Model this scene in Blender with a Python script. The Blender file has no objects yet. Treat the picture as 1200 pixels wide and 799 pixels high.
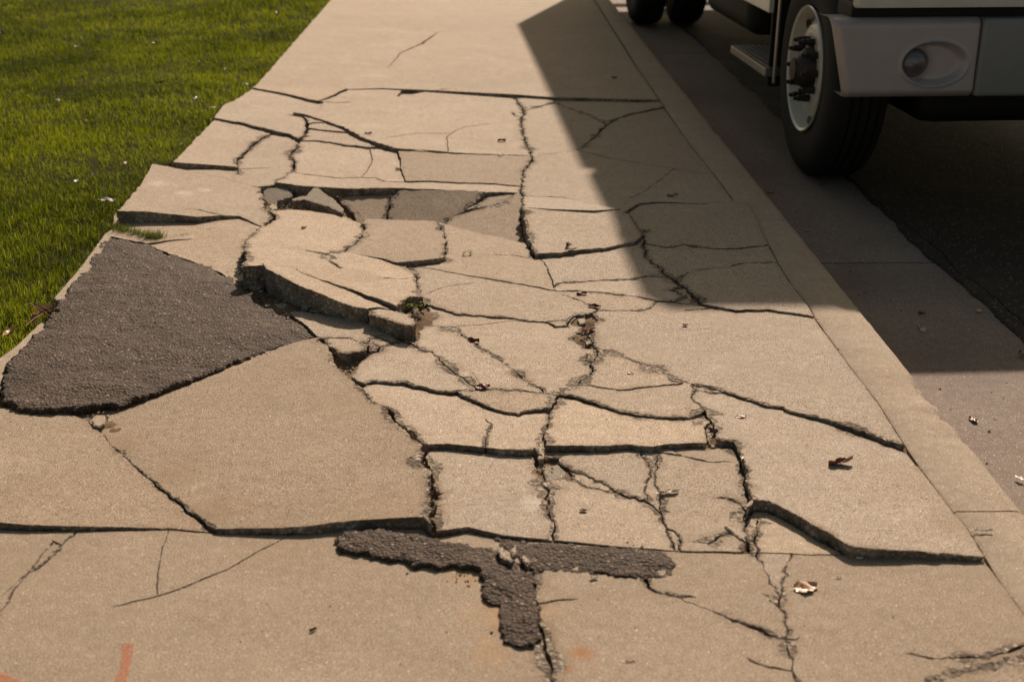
import bpy, bmesh, math, random
import numpy as np
from mathutils import Vector, Matrix, noise
from mathutils.geometry import delaunay_2d_cdt
random.seed(7); R = math.radians
scn = bpy.context.scene
COL = scn.collection

# ---------------------------------------------------------------- camera, sky, sun, exposure
FPX, HC = 1400.0, 1.40                       # focal length in photo pixels, eye height (m) over the walk
TH = math.atan(581.5/FPX); PSI = math.atan(32*math.cos(TH)/FPX)
cam = bpy.data.objects.new('camera', bpy.data.cameras.new('camera')); COL.objects.link(cam); scn.camera = cam
cam.location = (0, 0, HC); cam.rotation_euler = (math.pi/2-TH, 0, -PSI)
cam.data.sensor_width = 36; cam.data.lens = FPX/1200*36; cam.data.clip_end = 500; cam.data.clip_start = .05
cam.data.dof.use_dof = True; cam.data.dof.focus_distance = 3.7; cam.data.dof.aperture_fstop = 3.6

SUN = Vector((.37, 1.30, 1.0)).normalized()
world = bpy.data.worlds.new('World'); scn.world = world; world.use_nodes = True
nt = world.node_tree; bg = nt.nodes['Background']
sky = nt.nodes.new('ShaderNodeTexSky'); sky.sky_type = 'NISHITA'; sky.sun_disc = False
sky.sun_elevation = math.asin(SUN.z); sky.sun_rotation = math.atan2(SUN.x, SUN.y)
sky.dust_density = 3.0; sky.air_density = 1.0; sky.ozone_density = .6
tint = nt.nodes.new('ShaderNodeMix'); tint.data_type = 'RGBA'; tint.blend_type = 'MULTIPLY'; tint.inputs[0].default_value = 1
tint.inputs[7].default_value = (1.0, .90, .66, 1)          # warm white balance of the photograph
nt.links.new(sky.outputs[0], tint.inputs[6]); nt.links.new(tint.outputs[2], bg.inputs[0]); bg.inputs[1].default_value = .066
sl = bpy.data.lights.new('sun', 'SUN'); sl.energy = 5.0; sl.angle = R(.8); sl.color = (1, .855, .71)
so = bpy.data.objects.new('sun', sl); COL.objects.link(so); so.rotation_euler = SUN.to_track_quat('Z', 'Y').to_euler()
scn.view_settings.view_transform = 'Standard'; scn.view_settings.look = 'None'
scn.view_settings.gamma = 1; scn.view_settings.exposure = 0.32; scn.view_settings.use_curve_mapping = False

# ---------------------------------------------------------------- pixel of the photograph -> point of the place
def ray(px, py):
    u, v = px-600, py-399.5
    f = Vector((math.sin(PSI)*math.cos(TH), math.cos(PSI)*math.cos(TH), -math.sin(TH)))
    r = Vector((math.cos(PSI), -math.sin(PSI), 0)); up = r.cross(f)
    return (f*FPX + r*u - up*v).normalized()
def at_z(px, py, z=0.0):
    d = ray(px, py); t = (z-HC)/d.z
    return Vector((d.x*t, d.y*t, z))
def at_plane(px, py, pl):                    # pl = (a, b, c): z = a + b x + c y
    d = ray(px, py); t = (pl[0]-HC)/(d.z-pl[1]*d.x-pl[2]*d.y)
    return Vector((d.x*t, d.y*t, HC+d.z*t))
def at_Y(px, py, Y):
    d = ray(px, py); t = Y/d.y
    return Vector((d.x*t, Y, HC+d.z*t))
def plane_of(ctrl):
    if len(ctrl) == 1: return (ctrl[0][2], 0, 0)
    P = [at_z(*c) for c in ctrl]
    if len(P) == 2:
        a, b = P; d = b-a; n = d.x*d.x+d.y*d.y; k = d.z/n
        return (a.z-k*(d.x*a.x+d.y*a.y), k*d.x, k*d.y)
    A = np.array([[1, p.x, p.y] for p in P]); s = np.linalg.lstsq(A, np.array([p.z for p in P]), rcond=None)[0]
    return tuple(float(x) for x in s)

# ---------------------------------------------------------------- object helpers
def tag(o, label=None, cat=None, group=None, kind=None):
    if label: o['label'] = label
    if cat: o['category'] = cat
    if group: o['group'] = group
    if kind: o['kind'] = kind
    return o
def mesh_obj(name, verts, faces, mats, mi=None, parent=None, smooth=False, origin=None):
    me = bpy.data.meshes.new(name)
    if origin is not None: verts = [Vector(v)-origin for v in verts]
    me.from_pydata([tuple(v) for v in verts], [], faces)
    for m in (mats if isinstance(mats, (list, tuple)) else [mats]): me.materials.append(m)
    if mi is not None: me.polygons.foreach_set('material_index', mi)
    if smooth: me.polygons.foreach_set('use_smooth', [True]*len(me.polygons))
    me.validate(); me.update()
    o = bpy.data.objects.new(name, me); COL.objects.link(o)
    if origin is not None: o.location = origin
    if parent: o.parent = parent
    return o
def bm_obj(name, bm, mat, parent=None, smooth=False, mw=None):
    me = bpy.data.meshes.new(name); bmesh.ops.recalc_face_normals(bm, faces=bm.faces); bm.to_mesh(me); bm.free()
    for m in (mat if isinstance(mat, (list, tuple)) else [mat]): me.materials.append(m)
    if smooth:
        me.polygons.foreach_set('use_smooth', [True]*len(me.polygons)); me.set_sharp_from_angle(angle=R(38))
    o = bpy.data.objects.new(name, me); COL.objects.link(o)
    if parent: o.parent = parent
    return o
def empty(name, loc, rz=0):
    o = bpy.data.objects.new(name, None); COL.objects.link(o); o.location = loc; o.rotation_euler = (0, 0, rz); return o

# ---------------------------------------------------------------- materials
class NB:
    def __init__(s, name):
        s.m = bpy.data.materials.new(name); s.m.use_nodes = True; s.t = s.m.node_tree; s.b = s.t.nodes['Principled BSDF']
        s.pos = s.t.nodes.new('ShaderNodeNewGeometry').outputs['Position']
    def n(s, ty, **kw):
        x = s.t.nodes.new(ty)
        for k, v in kw.items():
            if k.startswith('i_'):
                x.inputs[k[2:].replace('_', ' ')].default_value = v
            else: setattr(x, k, v)
        return x
    def l(s, a, b): s.t.links.new(a, b)
    def noise(s, scale, detail=3, rough=.55, vec=None, dist=0):
        x = s.n('ShaderNodeTexNoise', i_Scale=scale, i_Detail=detail, i_Roughness=rough, i_Distortion=dist)
        s.l(vec or s.pos, x.inputs['Vector']); return x.outputs['Fac']
    def voro(s, scale, out='Distance', feature='F1', vec=None):
        x = s.n('ShaderNodeTexVoronoi', feature=feature); x.inputs['Scale'].default_value = scale
        s.l(vec or s.pos, x.inputs['Vector']); return x.outputs[out]
    def ramp(s, f, stops, interp='LINEAR'):
        x = s.n('ShaderNodeValToRGB'); cr_ = x.color_ramp; cr_.interpolation = interp
        while len(cr_.elements) < len(stops): cr_.elements.new(.5)
        for e, (p, c) in zip(cr_.elements, stops):
            e.position = p; e.color = (c, c, c, 1) if isinstance(c, (int, float)) else (*c, 1)
        s.l(f, x.inputs[0]); return x.outputs[0]
    def mix(s, f, a, b, mode='MIX'):
        x = s.n('ShaderNodeMix', data_type='RGBA', blend_type=mode)
        for v, i in ((f, 0), (a, 6), (b, 7)):
            if isinstance(v, (int, float)): x.inputs[i].default_value = v if i == 0 else (v, v, v, 1)
            elif isinstance(v, tuple): x.inputs[i].default_value = (*v, 1)
            else: s.l(v, x.inputs[i])
        return x.outputs[2]
    def math(s, op, a, b=0.0, clamp=False):
        x = s.n('ShaderNodeMath', operation=op, use_clamp=clamp)
        for v, i in ((a, 0), (b, 1)):
            if isinstance(v, (int, float)): x.inputs[i].default_value = v
            else: s.l(v, x.inputs[i])
        return x.outputs[0]
    def bump(s, h, dist=.002, strength=1.0, prev=None):
        x = s.n('ShaderNodeBump'); x.inputs['Strength'].default_value = strength; x.inputs['Distance'].default_value = dist
        s.l(h, x.inputs['Height'])
        if prev: s.l(prev, x.inputs['Normal'])
        return x.outputs['Normal']
    def spot(s, c, r, soft=.5):                      # 1 inside a worn / stained patch with its own ragged outline
        d = s.n('ShaderNodeVectorMath', operation='DISTANCE'); s.l(s.pos, d.inputs[0]); d.inputs[1].default_value = tuple(c)
        w = s.math('ADD', d.outputs['Value'], s.math('MULTIPLY', s.math('SUBTRACT', s.noise(28, 4, .7), .5), r*1.6))
        return s.ramp(s.math('DIVIDE', w, r), [(max(0, 1-soft)*.5, 1), (.5+soft*.5, 0)])
    def done(s, col, rough=.9, normal=None, spec=.3):
        if isinstance(col, tuple): s.b.inputs['Base Color'].default_value = (*col, 1)
        else: s.l(col, s.b.inputs['Base Color'])
        s.b.inputs['Roughness'].default_value = rough; s.b.inputs['Specular IOR Level'].default_value = spec
        if normal: s.l(normal, s.b.inputs['Normal'])
        return s.m

def concrete(name, base, dark, light, grain=1.0, stains=()):
    s = NB(name)
    big = s.noise(1.3, 4, .6); mid = s.noise(9, 5, .65); fine = s.noise(260, 2, .6); vf = s.noise(520, 1, .5)
    c = s.mix(s.ramp(big, [(.3, 0), (.72, 1)]), base, tuple(x*.86 for x in base))
    c = s.mix(s.ramp(mid, [(.38, 0), (.75, .65)]), c, tuple(x*.72 for x in base))
    c = s.mix(s.ramp(s.noise(2.6, 6, .7, dist=.6), [(.46, 0), (.66, .62)]), c, (base[0]*.78, base[1]*.72, base[2]*.66))   # old damp and traffic stains
    c = s.mix(s.ramp(s.noise(5.5, 5, .7), [(.56, 0), (.70, .40)]), c, light)                                          # worn spots
    c = s.mix(s.ramp(s.noise(45, 3, .6), [(.35, 0), (.8, .5)]), c, light)
    c = s.mix(s.ramp(fine, [(.28, .6*grain), (.50, 0)]), c, dark)
    c = s.mix(s.ramp(vf, [(.3, .7*grain), (.5, 0)]), c, tuple(x*.6 for x in dark))
    c = s.mix(s.ramp(vf, [(.56, 0), (.74, .75*grain)]), c, light)
    vd = s.voro(130); c = s.mix(s.ramp(vd, [(.10, .7), (.18, 0)]), c, (.86, .80, .70))      # pale sand grains
    v2 = s.voro(38); c = s.mix(s.ramp(v2, [(.055, .8), (.085, 0)]), c, (.10, .075, .055))    # pin holes
    v3 = s.voro(46); c = s.mix(s.ramp(v3, [(.045, 1), (.068, 0)]), c, (1.0, .97, .90))
    oi = s.n('ShaderNodeObjectInfo'); c = s.mix(1.0, c, oi.outputs['Color'], 'MULTIPLY')
    da = s.n('ShaderNodeAttribute', attribute_name='dirt').outputs['Fac']
    dn = s.math('MULTIPLY', da, s.ramp(s.noise(55, 5, .75), [(.30, .1), (.62, 1)]), True)
    c = s.mix(s.math('MULTIPLY', dn, .8), c, (.175, .118, .078))
    for pt, r, col, amt in stains:
        c = s.mix(s.math('MULTIPLY', s.spot(pt, r, .8), amt), c, col)
    h = s.math('ADD', s.math('MULTIPLY', fine, .5), s.math('MULTIPLY', vf, .4))
    n = s.bump(s.noise(3.2, 3, .5), .02, .5)
    n = s.bump(s.noise(22, 4, .6), .004, .5, n)
    n = s.bump(h, .0022, .85, n)
    return s.done(c, .88, n, .25)
# ---------------------------------------------------------------- crack survey
ZF = {2:(200,80,3.993),3:(450,80,3.993),4:(650,80,3.993),5:(120,180,3.993),6:(270,260,3.993),
      7:(450,260,3.993),8:(650,260,3.993),9:(0,260,2.993),10:(350,400,3.993),11:(600,400,3.993),
      12:(350,580,3.636),13:(600,580,3.636),14:(870,580,3.636),15:(0,560,3.333),16:(850,300,2.663),
      1:(0,0,2.96),0:(0,0,1.0)}
def zp(k, pts):
    x0, y0, f = ZF[k]
    return [(x0+a/f, y0+b/f) for a, b in pts]
def Lz(*parts):                      # parts: (zoom, [pts]) ...
    r = []
    for k, pts in parts: r += zp(k, pts)
    return r
CR = []   # (points, widths mm, jag mm)
def cr(w, jag, *parts): CR.append((Lz(*parts), w if isinstance(w, tuple) else (w, w), jag))

# outline of the walk
LEFT = Lz((0,[(452,-60),(388,0)]),(1,[(900,285),(875,305),(815,350),(780,362),(705,455),(600,565)]),(0,[(179,192)]),
          (1,[(490,640),(420,720),(400,737),(385,795)]),(0,[(126,273)]))
cr(0, 3, (0, LEFT))
cr(0, 2, (0,[(126,273),(100,314),(73,350),(50,384),(7,427),(3,467),(20,477)]))              # left rim of the tarmac patch
cr(0, 1, (0,[(-70,487),(-200,640),(-420,880)]))                                           # walk edge outside the frame
RIGHT = Lz((0,[(655,-60),(697,0)]),(4,[(390,0),(500,160),(630,350),(720,460),(840,620),(910,630),(950,700)]),
           (8,[(980,60),(1045,190),(1100,280),(1195,400)]),(16,[(280,190),(380,330),(480,460),(565,595),(640,700),(710,795)]),
           (14,[(960,140),(1040,265),(1080,340),(1140,420),(1200,500)]),(0,[(1236,769),(1262,805),(1316,880)]))
cr(6, 1.6, (0, RIGHT))
cr(0, 0, (0,[(452,-60),(655,-60)]))
cr(0, 0, (0,[(-420,880),(640,880),(1316,880)]))
# transverse joint one (top)
cr((9,9,1.2,1.2,3,4), .8, (2,[(395,75),(600,82),(830,93),(990,95)]),(0,[(525,107),(604,111)]),(3,[(790,137),(1195,148)]),(4,[(485,152)]))
cr(4, 3, (2,[(385,90),(540,120),(620,140),(690,155),(790,162),(845,158)]))
cr(4, 3, (2,[(690,155),(760,128),(830,93)]))
cr((0,5), 2, (2,[(1080,94),(1060,133)]),(2,[(1120,124),(1190,110)]),(3,[(300,97)]))
cr((2,4), 3, (2,[(712,158),(700,185),(670,203),(620,206),(560,205)]))
cr((4,6,12,16,10,9,6,4), 2.5, (2,[(560,205),(620,215),(700,240),(800,275),(880,320),(960,352),(1060,378),(1195,387)]),(3,[(130,380),(330,397),(520,405),(690,408)]))
cr((6,12,14), 4, (2,[(620,215),(635,250),(640,280),(620,320),(600,335)]))
cr(4, 3, (2,[(640,285),(700,288),(830,296)]))
cr(4, 3, (2,[(636,262),(665,255),(720,248)]))
cr((1,4,9), 3, (2,[(210,238),(255,243),(330,255),(420,278),(500,298),(560,312),(605,330)]))
cr((10,13,8,4,2), 6, (2,[(600,335),(590,370),(560,400),(575,430),(575,470),(555,490),(510,515),(480,537)]))
cr((4,7,4,2), 6, (2,[(470,292),(440,318),(400,345),(370,370),(340,400),(310,430),(312,462),(315,490),(330,500)]))
cr((1,2), 4, (2,[(600,340),(700,340),(830,360),(930,370),(980,358)]))
cr((2,1), 2, (2,[(930,380),(945,430),(920,480),(890,512)]))
cr((14,9,3,1), 1.5, (2,[(8,440),(120,450),(312,461),(480,465)]))
cr(3, 2, (2,[(200,458),(260,480),(315,492)]))
cr(3, 3, (2,[(572,488),(700,505),(800,516),(900,512),(960,513),(1000,530),(1195,527)]),(3,[(200,527),(335,535),(520,540),(643,548)]))
cr((4,2), 2, (2,[(1060,382),(1075,430),(1075,470),(1100,528)]))
cr(1.5, 2, (3,[(300,392),(295,320),(330,295),(380,275),(500,260)]))
cr(1.5, 2, (3,[(310,300),(150,305),(0,328)]))
# near edge of the far panel (lip over the sunken strip)
cr((3,8,12,10,4,2), 3, (0,[(179,192)]),(2,[(10,463),(110,483),(250,510),(380,545),(480,538),(640,556),(820,565),(1060,562)]),(3,[(330,568),(600,582),(645,584)]))
# loop crack and central crack
cr((2,6,6,8), 5, (3,[(615,127),(655,200),(640,250),(660,340),(690,408)]))
cr(4, 5, (3,[(652,228),(620,225),(597,207)]))
cr(4, 4, (3,[(655,200),(720,180),(800,160),(790,137)]))
cr(4, 4, (3,[(800,160),(850,180),(950,215),(1010,240),(1040,265),(1000,310),(930,370),(900,382),(800,396),(690,408)]))
cr((3,2), 4, (4,[(242,265),(270,245),(350,215),(510,182)]))
cr(1.2, 3, (4,[(110,385),(250,420),(430,450),(560,470),(710,497)]))
cr(1.0, 3, (4,[(560,470),(470,540),(420,575),(350,610)]))
cr((7,8,4,8,14,10,8), 5, (3,[(690,408),(690,440),(655,480),(645,550),(645,590),(650,650),(650,700),(665,799)]),(7,[(690,110),(700,150)]))
cr((2,4,6), 3, (3,[(650,600),(740,602),(840,605),(960,630),(1110,658)]))
cr(1.2, 2, (3,[(652,648),(790,660),(990,666),(1110,658)]))
cr((6,2,1), 2, (4,[(312,658),(400,632),(490,626),(700,634),(840,622)]))
cr((7,8,12,12), 6, (4,[(312,658),(360,690),(375,715)]),(8,[(410,45),(415,100),(430,170),(470,200),(510,240),(570,275),(600,300),(640,330),(690,383)]))
# pieces of the sunken strip
cr((5,8,5,3), 7, (3,[(480,577),(430,630),(370,665),(300,700),(250,715)]))
cr((4,5), 5, (3,[(615,583),(560,630),(430,655),(370,665)]))
cr((8,8), 5, (2,[(1060,562),(1030,600),(1025,640),(980,705)]))
cr(6, 5, (2,[(820,565),(780,600),(800,640),(850,680),(890,705)]))
cr((5,4,4,5,6), 3, (2,[(450,655),(490,665),(560,660),(640,665),(800,690),(890,705),(980,705),(1195,712)]),(3,[(250,715),(350,745),(460,775),(560,792)]),(7,[(580,80),(670,100),(690,110)]))
cr((5,3), 5, (3,[(260,717),(275,760),(290,799)]),(7,[(290,160),(270,170)]))
cr((3,1), 2, (7,[(270,170),(160,182),(60,190)]))
cr((4,8,4), 5, (2,[(890,705),(905,740),(880,790)]),(6,[(620,60),(570,110),(530,138)]))
cr((1,2,6,4), 4, (6,[(345,130),(440,150),(530,138)]))
cr((6,16,4), 5, (6,[(455,149),(462,180),(515,220)]))
cr((2,1,1,3), 3, (6,[(530,138),(640,160),(700,168),(770,188)]))
# slab K and M
cr((10,12,18,20,16,14), 7, (2,[(380,545),(425,560),(450,655)]),(5,[(775,262),(805,295),(770,325),(720,345),(690,375),(662,400),(655,430),(667,460),(662,500),(640,530)]))
cr((2,2,2,1), 2, (5,[(62,262),(200,272),(330,285),(440,297),(560,290),(640,293),(757,325)]))
cr(3, 3, (5,[(380,262),(450,262),(520,280),(560,290)]))
cr(0, 3, (0,[(126,273)]),(9,[(375,50),(500,72),(590,110),(680,140),(780,180),(790,188)]),(5,[(640,530)]))
cr((24,14,2), 2, (9,[(520,72),(600,66),(680,60)]))
# pit between patch, lip and slab V : patch right rim
cr(0, 3, (9,[(790,188),(860,225),(930,290),(1000,325)]),(6,[(270,418),(350,480),(400,530),(430,545)]))
cr(0, 2, (9,[(1115,407),(1050,418),(900,465),(700,540),(540,590),(430,632),(350,645)]))
cr((6,3), 2, (9,[(350,645),(220,655),(60,650)]),(0,[(3,478),(-70,487)]))
cr((2,4), 2, (6,[(430,545),(412,548)]),(9,[(1115,407)]))
# lip slab P
cr((10,12,8), 3, (5,[(640,530)]),(6,[(150,192),(165,222),(200,240),(260,270),(330,305),(440,345),(520,380),(580,400),(640,408)]))
cr((6,4,1.5,1.5,2), 3, (6,[(155,197),(290,208),(340,240),(600,328),(700,362),(780,395)]))
cr((6,10,10,12), 5, (6,[(770,188),(830,205),(870,250),(880,300),(905,350),(918,380)]))
cr((3,1), 3, (6,[(870,255),(840,215),(900,215)]))
cr((8,3,8), 3, (6,[(710,262),(790,268),(870,262)]))
cr((8,5), 4, (6,[(905,350),(840,350),(780,395)]))
cr((4,4), 3, (6,[(640,408),(690,400),(780,395)]))
# chunk R
cr((6,8,10), 5, (6,[(640,408),(640,432),(700,445),(770,470),(855,490)]))
cr((6,8), 5, (6,[(780,395),(850,435),(872,470),(855,490)]))
cr((8,8), 5, (6,[(855,490),(900,485),(930,482)]))
cr((12,10), 6, (6,[(918,380),(925,430),(930,482)]))
cr((8,6,10), 5, (6,[(640,432),(680,470),(730,510),(790,550),(820,550),(855,490)]))
# S, T, pieces next to patch
cr((8,5), 4, (6,[(270,418),(330,415),(420,430),(610,455),(680,470)]))
cr((4,4,4,5), 5, (6,[(430,545),(470,540),(560,545),(620,560),(700,582),(760,568),(805,555)]))
cr((4,3), 5, (6,[(640,562),(650,545),(700,540),(740,560),(760,568)]))
cr((8,8,10,12), 5, (6,[(430,545),(470,585),(500,612),(560,615),(640,600),(690,605),(700,582)]))
cr((10,6), 5, (6,[(640,600),(650,575),(620,560)]))
cr((4,10), 4, (9,[(1115,407)]),(6,[(450,572),(480,620),(505,680)]))
cr((6,6), 3, (6,[(470,585),(460,580),(450,572)]))
cr((14,12), 5, (6,[(690,605),(640,625),(570,690),(560,720)]))
cr((10,6), 4, (6,[(505,680),(600,765),(640,762)]))
cr((6,8), 4, (6,[(560,720),(590,745),(640,762)]))
cr((5,4,4,3,3,4), 6, (10,[(285,208),(350,185),(430,190),(500,190),(600,215),(700,235),(830,225),(900,225),(1000,228),(1150,240)]))
cr((6,6,8), 5, (6,[(805,555),(860,580),(900,600)]),(7,[(220,605),(300,680),(350,720),(430,770)]),(10,[(830,222)]))
cr((8,6,8,9,9,12), 5, (7,[(205,482),(260,487),(330,500),(400,550),(440,580),(520,630),(610,690),(660,740),(740,785)]),(11,[(150,240),(220,245)]))
cr((9,4,1.2,3,7), 4, (7,[(210,385),(280,410),(330,430),(600,450),(680,465),(760,466),(870,458),(900,436)]))
cr((6,6), 4, (7,[(760,466),(800,490),(860,486),(870,458)]))
cr((12,12,8), 7, (7,[(900,436),(975,425),(990,470),(960,500),(1000,590)]))
cr((10,14,10), 7, (7,[(900,436),(880,470),(945,500),(890,550),(940,590),(1000,590)]))
cr((10,6,9,9), 6, (7,[(1000,590)]),(11,[(405,65),(375,95),(378,130),(345,165),(290,205),(220,245)]))
cr((5,5), 6, (11,[(405,65),(350,55),(340,85),(375,95)]))
cr((1.5,4,5,6,5,4,7,8,9,3), 3, (7,[(150,213),(200,216),(330,240),(500,268),(620,288),(800,320),(900,322),(1040,335),(1195,350)]),(8,[(150,325),(300,340),(400,352),(480,370),(560,375),(690,383),(740,395),(850,415),(1000,410),(1195,440),(1222,446)]))
cr((4,4), 3, (7,[(727,148),(760,210),(800,320)]))
cr((2,2,3,4,3), 3, (7,[(510,155),(600,155),(700,150),(830,146),(930,130),(1040,122)]),(8,[(300,108),(380,95),(412,60)]))
cr((3,3), 4, (7,[(800,300),(830,285),(1000,275),(1195,268)]),(8,[(150,276),(330,268),(430,255),(540,262)]))
cr((4,4,2), 4, (7,[(800,320),(870,350),(940,380),(1000,412),(1195,415)]),(8,[(440,405),(480,370)]))
cr((8,5), 4, (7,[(975,425),(1000,412)]))
cr((4,8), 3, (8,[(600,415),(690,408),(740,395)]))
cr((5,3), 4, (8,[(415,105),(520,120),(600,105),(740,125),(850,125),(1004,105)]))
cr((6,2,3), 4, (8,[(560,268),(620,235),(730,215),(820,210),(900,190),(1045,190)]))
cr((10,2), 5, (8,[(600,300),(560,310),(545,320),(620,345),(560,372)]))
cr(1.2, 3, (7,[(170,310),(300,300),(420,285)]))
cr((1.5,1), 2, (7,[(330,487),(440,483),(600,462),(680,466)]))
# long diagonal crack x
cr((10,12,7,10,7,7,2,2,8,5), 5, (7,[(1000,590)]),(8,[(250,600),(330,630),(430,670),(530,710),(600,745),(700,770)]),(11,[(860,200),(1000,235),(1100,270),(1195,300)]),(16,[(180,470),(220,487),(320,510),(430,545),(500,575),(565,595)]))
cr((2,9,8,5), 3, (11,[(290,206),(370,205),(440,220),(520,228),(640,212),(790,198),(803,190)]))
cr((8,9,8,9,9,10), 6, (11,[(220,248),(280,255),(340,275),(420,300),(500,325),(600,345),(740,358),(850,352),(905,328)]))
cr((6,5,8), 6, (11,[(840,195),(860,225),(840,265),(870,290),(905,328),(930,375)]))
cr((4,4), 5, (11,[(870,225),(950,240),(1000,235)]))
# II, and the row below
cr((8,6,12), 6, (11,[(220,248),(190,300),(165,380),(150,430),(150,485)]))
cr((14,18,14), 6, (11,[(930,375),(960,410),(940,450),(985,468),(1030,470)]))
cr((8,10), 3, (11,[(930,375),(905,400),(920,475),(985,468)]))
cr((3,2,3), 3, (11,[(150,485),(350,490),(560,485),(640,492),(740,480),(920,475)]))
cr((6,2), 4, (10,[(740,240),(860,295),(960,330),(1030,340),(1090,320),(1185,310)]))
cr((1,3), 5, (10,[(870,358),(905,390),(880,430),(875,470),(875,495)]))
cr((3,2,3), 3, (10,[(590,475),(700,480),(800,490),(870,495),(1000,505),(1110,508)]),(11,[(105,500),(150,485)]))
# V / Y boundary
cr((10,18,22,22,20,16), 6, (10,[(285,208),(350,285),(430,315),(470,380),(555,455),(590,475),(595,530),(620,600),(630,690),(622,760)]),(12,[(570,130)]))
cr((10,8), 4, (6,[(505,680),(560,720)]))
# Y2 / KK boundary
cr((10,14,10,8), 7, (11,[(105,500),(110,560),(135,610),(160,680),(170,750)]),(13,[(158,35),(165,100),(174,197)]))
cr((14,7,6,3), 5, (11,[(110,545),(210,550),(270,600),(330,615),(420,655),(510,710),(640,750)]))
cr((7,5), 5, (11,[(145,650),(200,640),(270,640),(350,680),(480,705),(510,710)]))
cr((10,5), 5, (11,[(270,600),(270,640)]))
cr((3,4,3,4,3), 5, (11,[(600,487),(630,560),(650,630),(625,680),(640,750)]),(13,[(580,60),(640,70),(655,130),(690,210),(690,236)])) if False else None
cr((3,5,3,4,5,6), 5, (11,[(600,487),(630,560),(650,630),(625,680),(640,750),(700,799)]),(13,[(640,70),(655,130),(690,210),(695,237)]))
cr((4,5,3), 5, (11,[(680,490),(680,580),(670,640),(690,730),(708,799)]))
cr((6,6,1), 3, (11,[(690,515),(800,535),(940,565),(1030,563)]))
cr((2,3), 3, (11,[(740,482),(790,533)]))
cr((3,3), 5, (13,[(660,140),(690,150),(720,200),(722,238)]))
# EE left rim
cr((12,10,10,16,14), 6, (11,[(1030,470),(1065,520),(1080,560),(1090,620),(1110,700),(1118,740)]),(13,[(1000,50),(1000,100),(990,150),(1000,243)]))
cr((5,8), 6, (13,[(860,10),(940,20),(1010,30)]))
cr((4,8), 5, (13,[(860,222),(835,205),(890,170),(960,165),(990,150)]))
cr((5,5), 5, (13,[(1045,245),(1035,180),(1045,100)]))
cr((4,3), 5, (13,[(995,190),(1037,190)]))
cr((8,8,6), 3, (14,[(19,45),(45,20),(110,27),(200,70),(300,130),(400,185),(480,225),(700,240),(1040,268)]))
cr((8,3), 3, (14,[(480,225),(440,254)]))
# transverse joint three (near)
cr((2,3,2,3,3), 1.5, (0,[(-169,604)]),(15,[(0,175),(120,185),(400,192),(650,197),(840,200),(1000,198),(1200,190)]),(12,[(150,118),(300,105),(530,93),(570,130)]))
cr((4,4,3,2,2,2), 1.5, (12,[(570,130),(720,138),(870,172),(1020,187)]),(13,[(300,205),(400,215),(650,236),(720,241),(1000,246),(1190,249)]),(14,[(250,253),(440,256),(700,260),(1040,268)]))
# V / W
cr((6,5,6,4), 4, (0,[(74,479),(97,490),(110,497),(137,527),(177,561.5),(198,581),(216,594.5),(240,611),(250.5,620)]))
# near panel cracks
cr((14,12,12,9,8), 4, (12,[(905,178),(985,310),(1005,380),(1012,520),(1040,600),(1060,680),(1080,740),(1090,799)]),(0,[(662,880)]))
cr((2,4,1), 3, (12,[(1008,465),(1100,448)]),(13,[(220,445),(285,440)]))
cr((3,4,3), 5, (14,[(60,252),(90,300),(115,345),(140,390),(165,430),(160,480),(180,540),(185,600),(190,640),(215,700),(215,750),(235,799)]),(0,[(940,880)]))
cr((3,3), 5, (14,[(205,254),(190,290),(195,340),(165,380),(165,430)]))
cr((1,2), 5, (14,[(75,415),(120,450),(160,475)]))
cr((6,10,9,2), 4, (13,[(500,219),(570,350),(580,390),(610,410),(700,430),(790,437)]))
cr((0,1,7,12,10), 4, (13,[(700,430),(740,455),(850,490),(940,535),(1040,565),(1120,600),(1170,612)]))
cr((2,3), 4, (13,[(1000,685),(1040,715),(1120,735),(1200,742)]))
cr((5,1), 3, (14,[(187,620),(230,615),(250,600)]))
cr((5,3,2,2), 4, (15,[(300,191),(240,260),(210,300),(160,340),(110,370),(50,440),(0,520)]),(0,[(-60,790)]))
cr((1.2,1.5,3,1), 2, (15,[(1180,192),(1140,220),(1000,290),(900,350),(780,400),(680,440),(600,465),(540,478),(430,505)]))
cr((3,2,1), 3, (15,[(240,262),(205,245),(150,320),(120,355),(30,440),(-10,470)]))
cr((1,1.2), 2, (15,[(660,197),(630,290),(615,380),(612,460)]))
cr((1,2,8,10,12), 5, (14,[(690,672),(800,695),(900,690),(1030,690),(1100,670),(1200,640)]),(0,[(1225,752)]))
cr((8,10,8,8), 5, (0,[(1070,880)]),(14,[(740,840),(800,790),(900,750),(1000,735),(1100,705),(1200,680)]),(0,[(1232,762)]))
cr((0,0,0,5,6,2), 3, (0,[(448,104),(452,82),(470,62),(495,51),(513,38)]))
CR = [c for c in CR if c]

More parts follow.
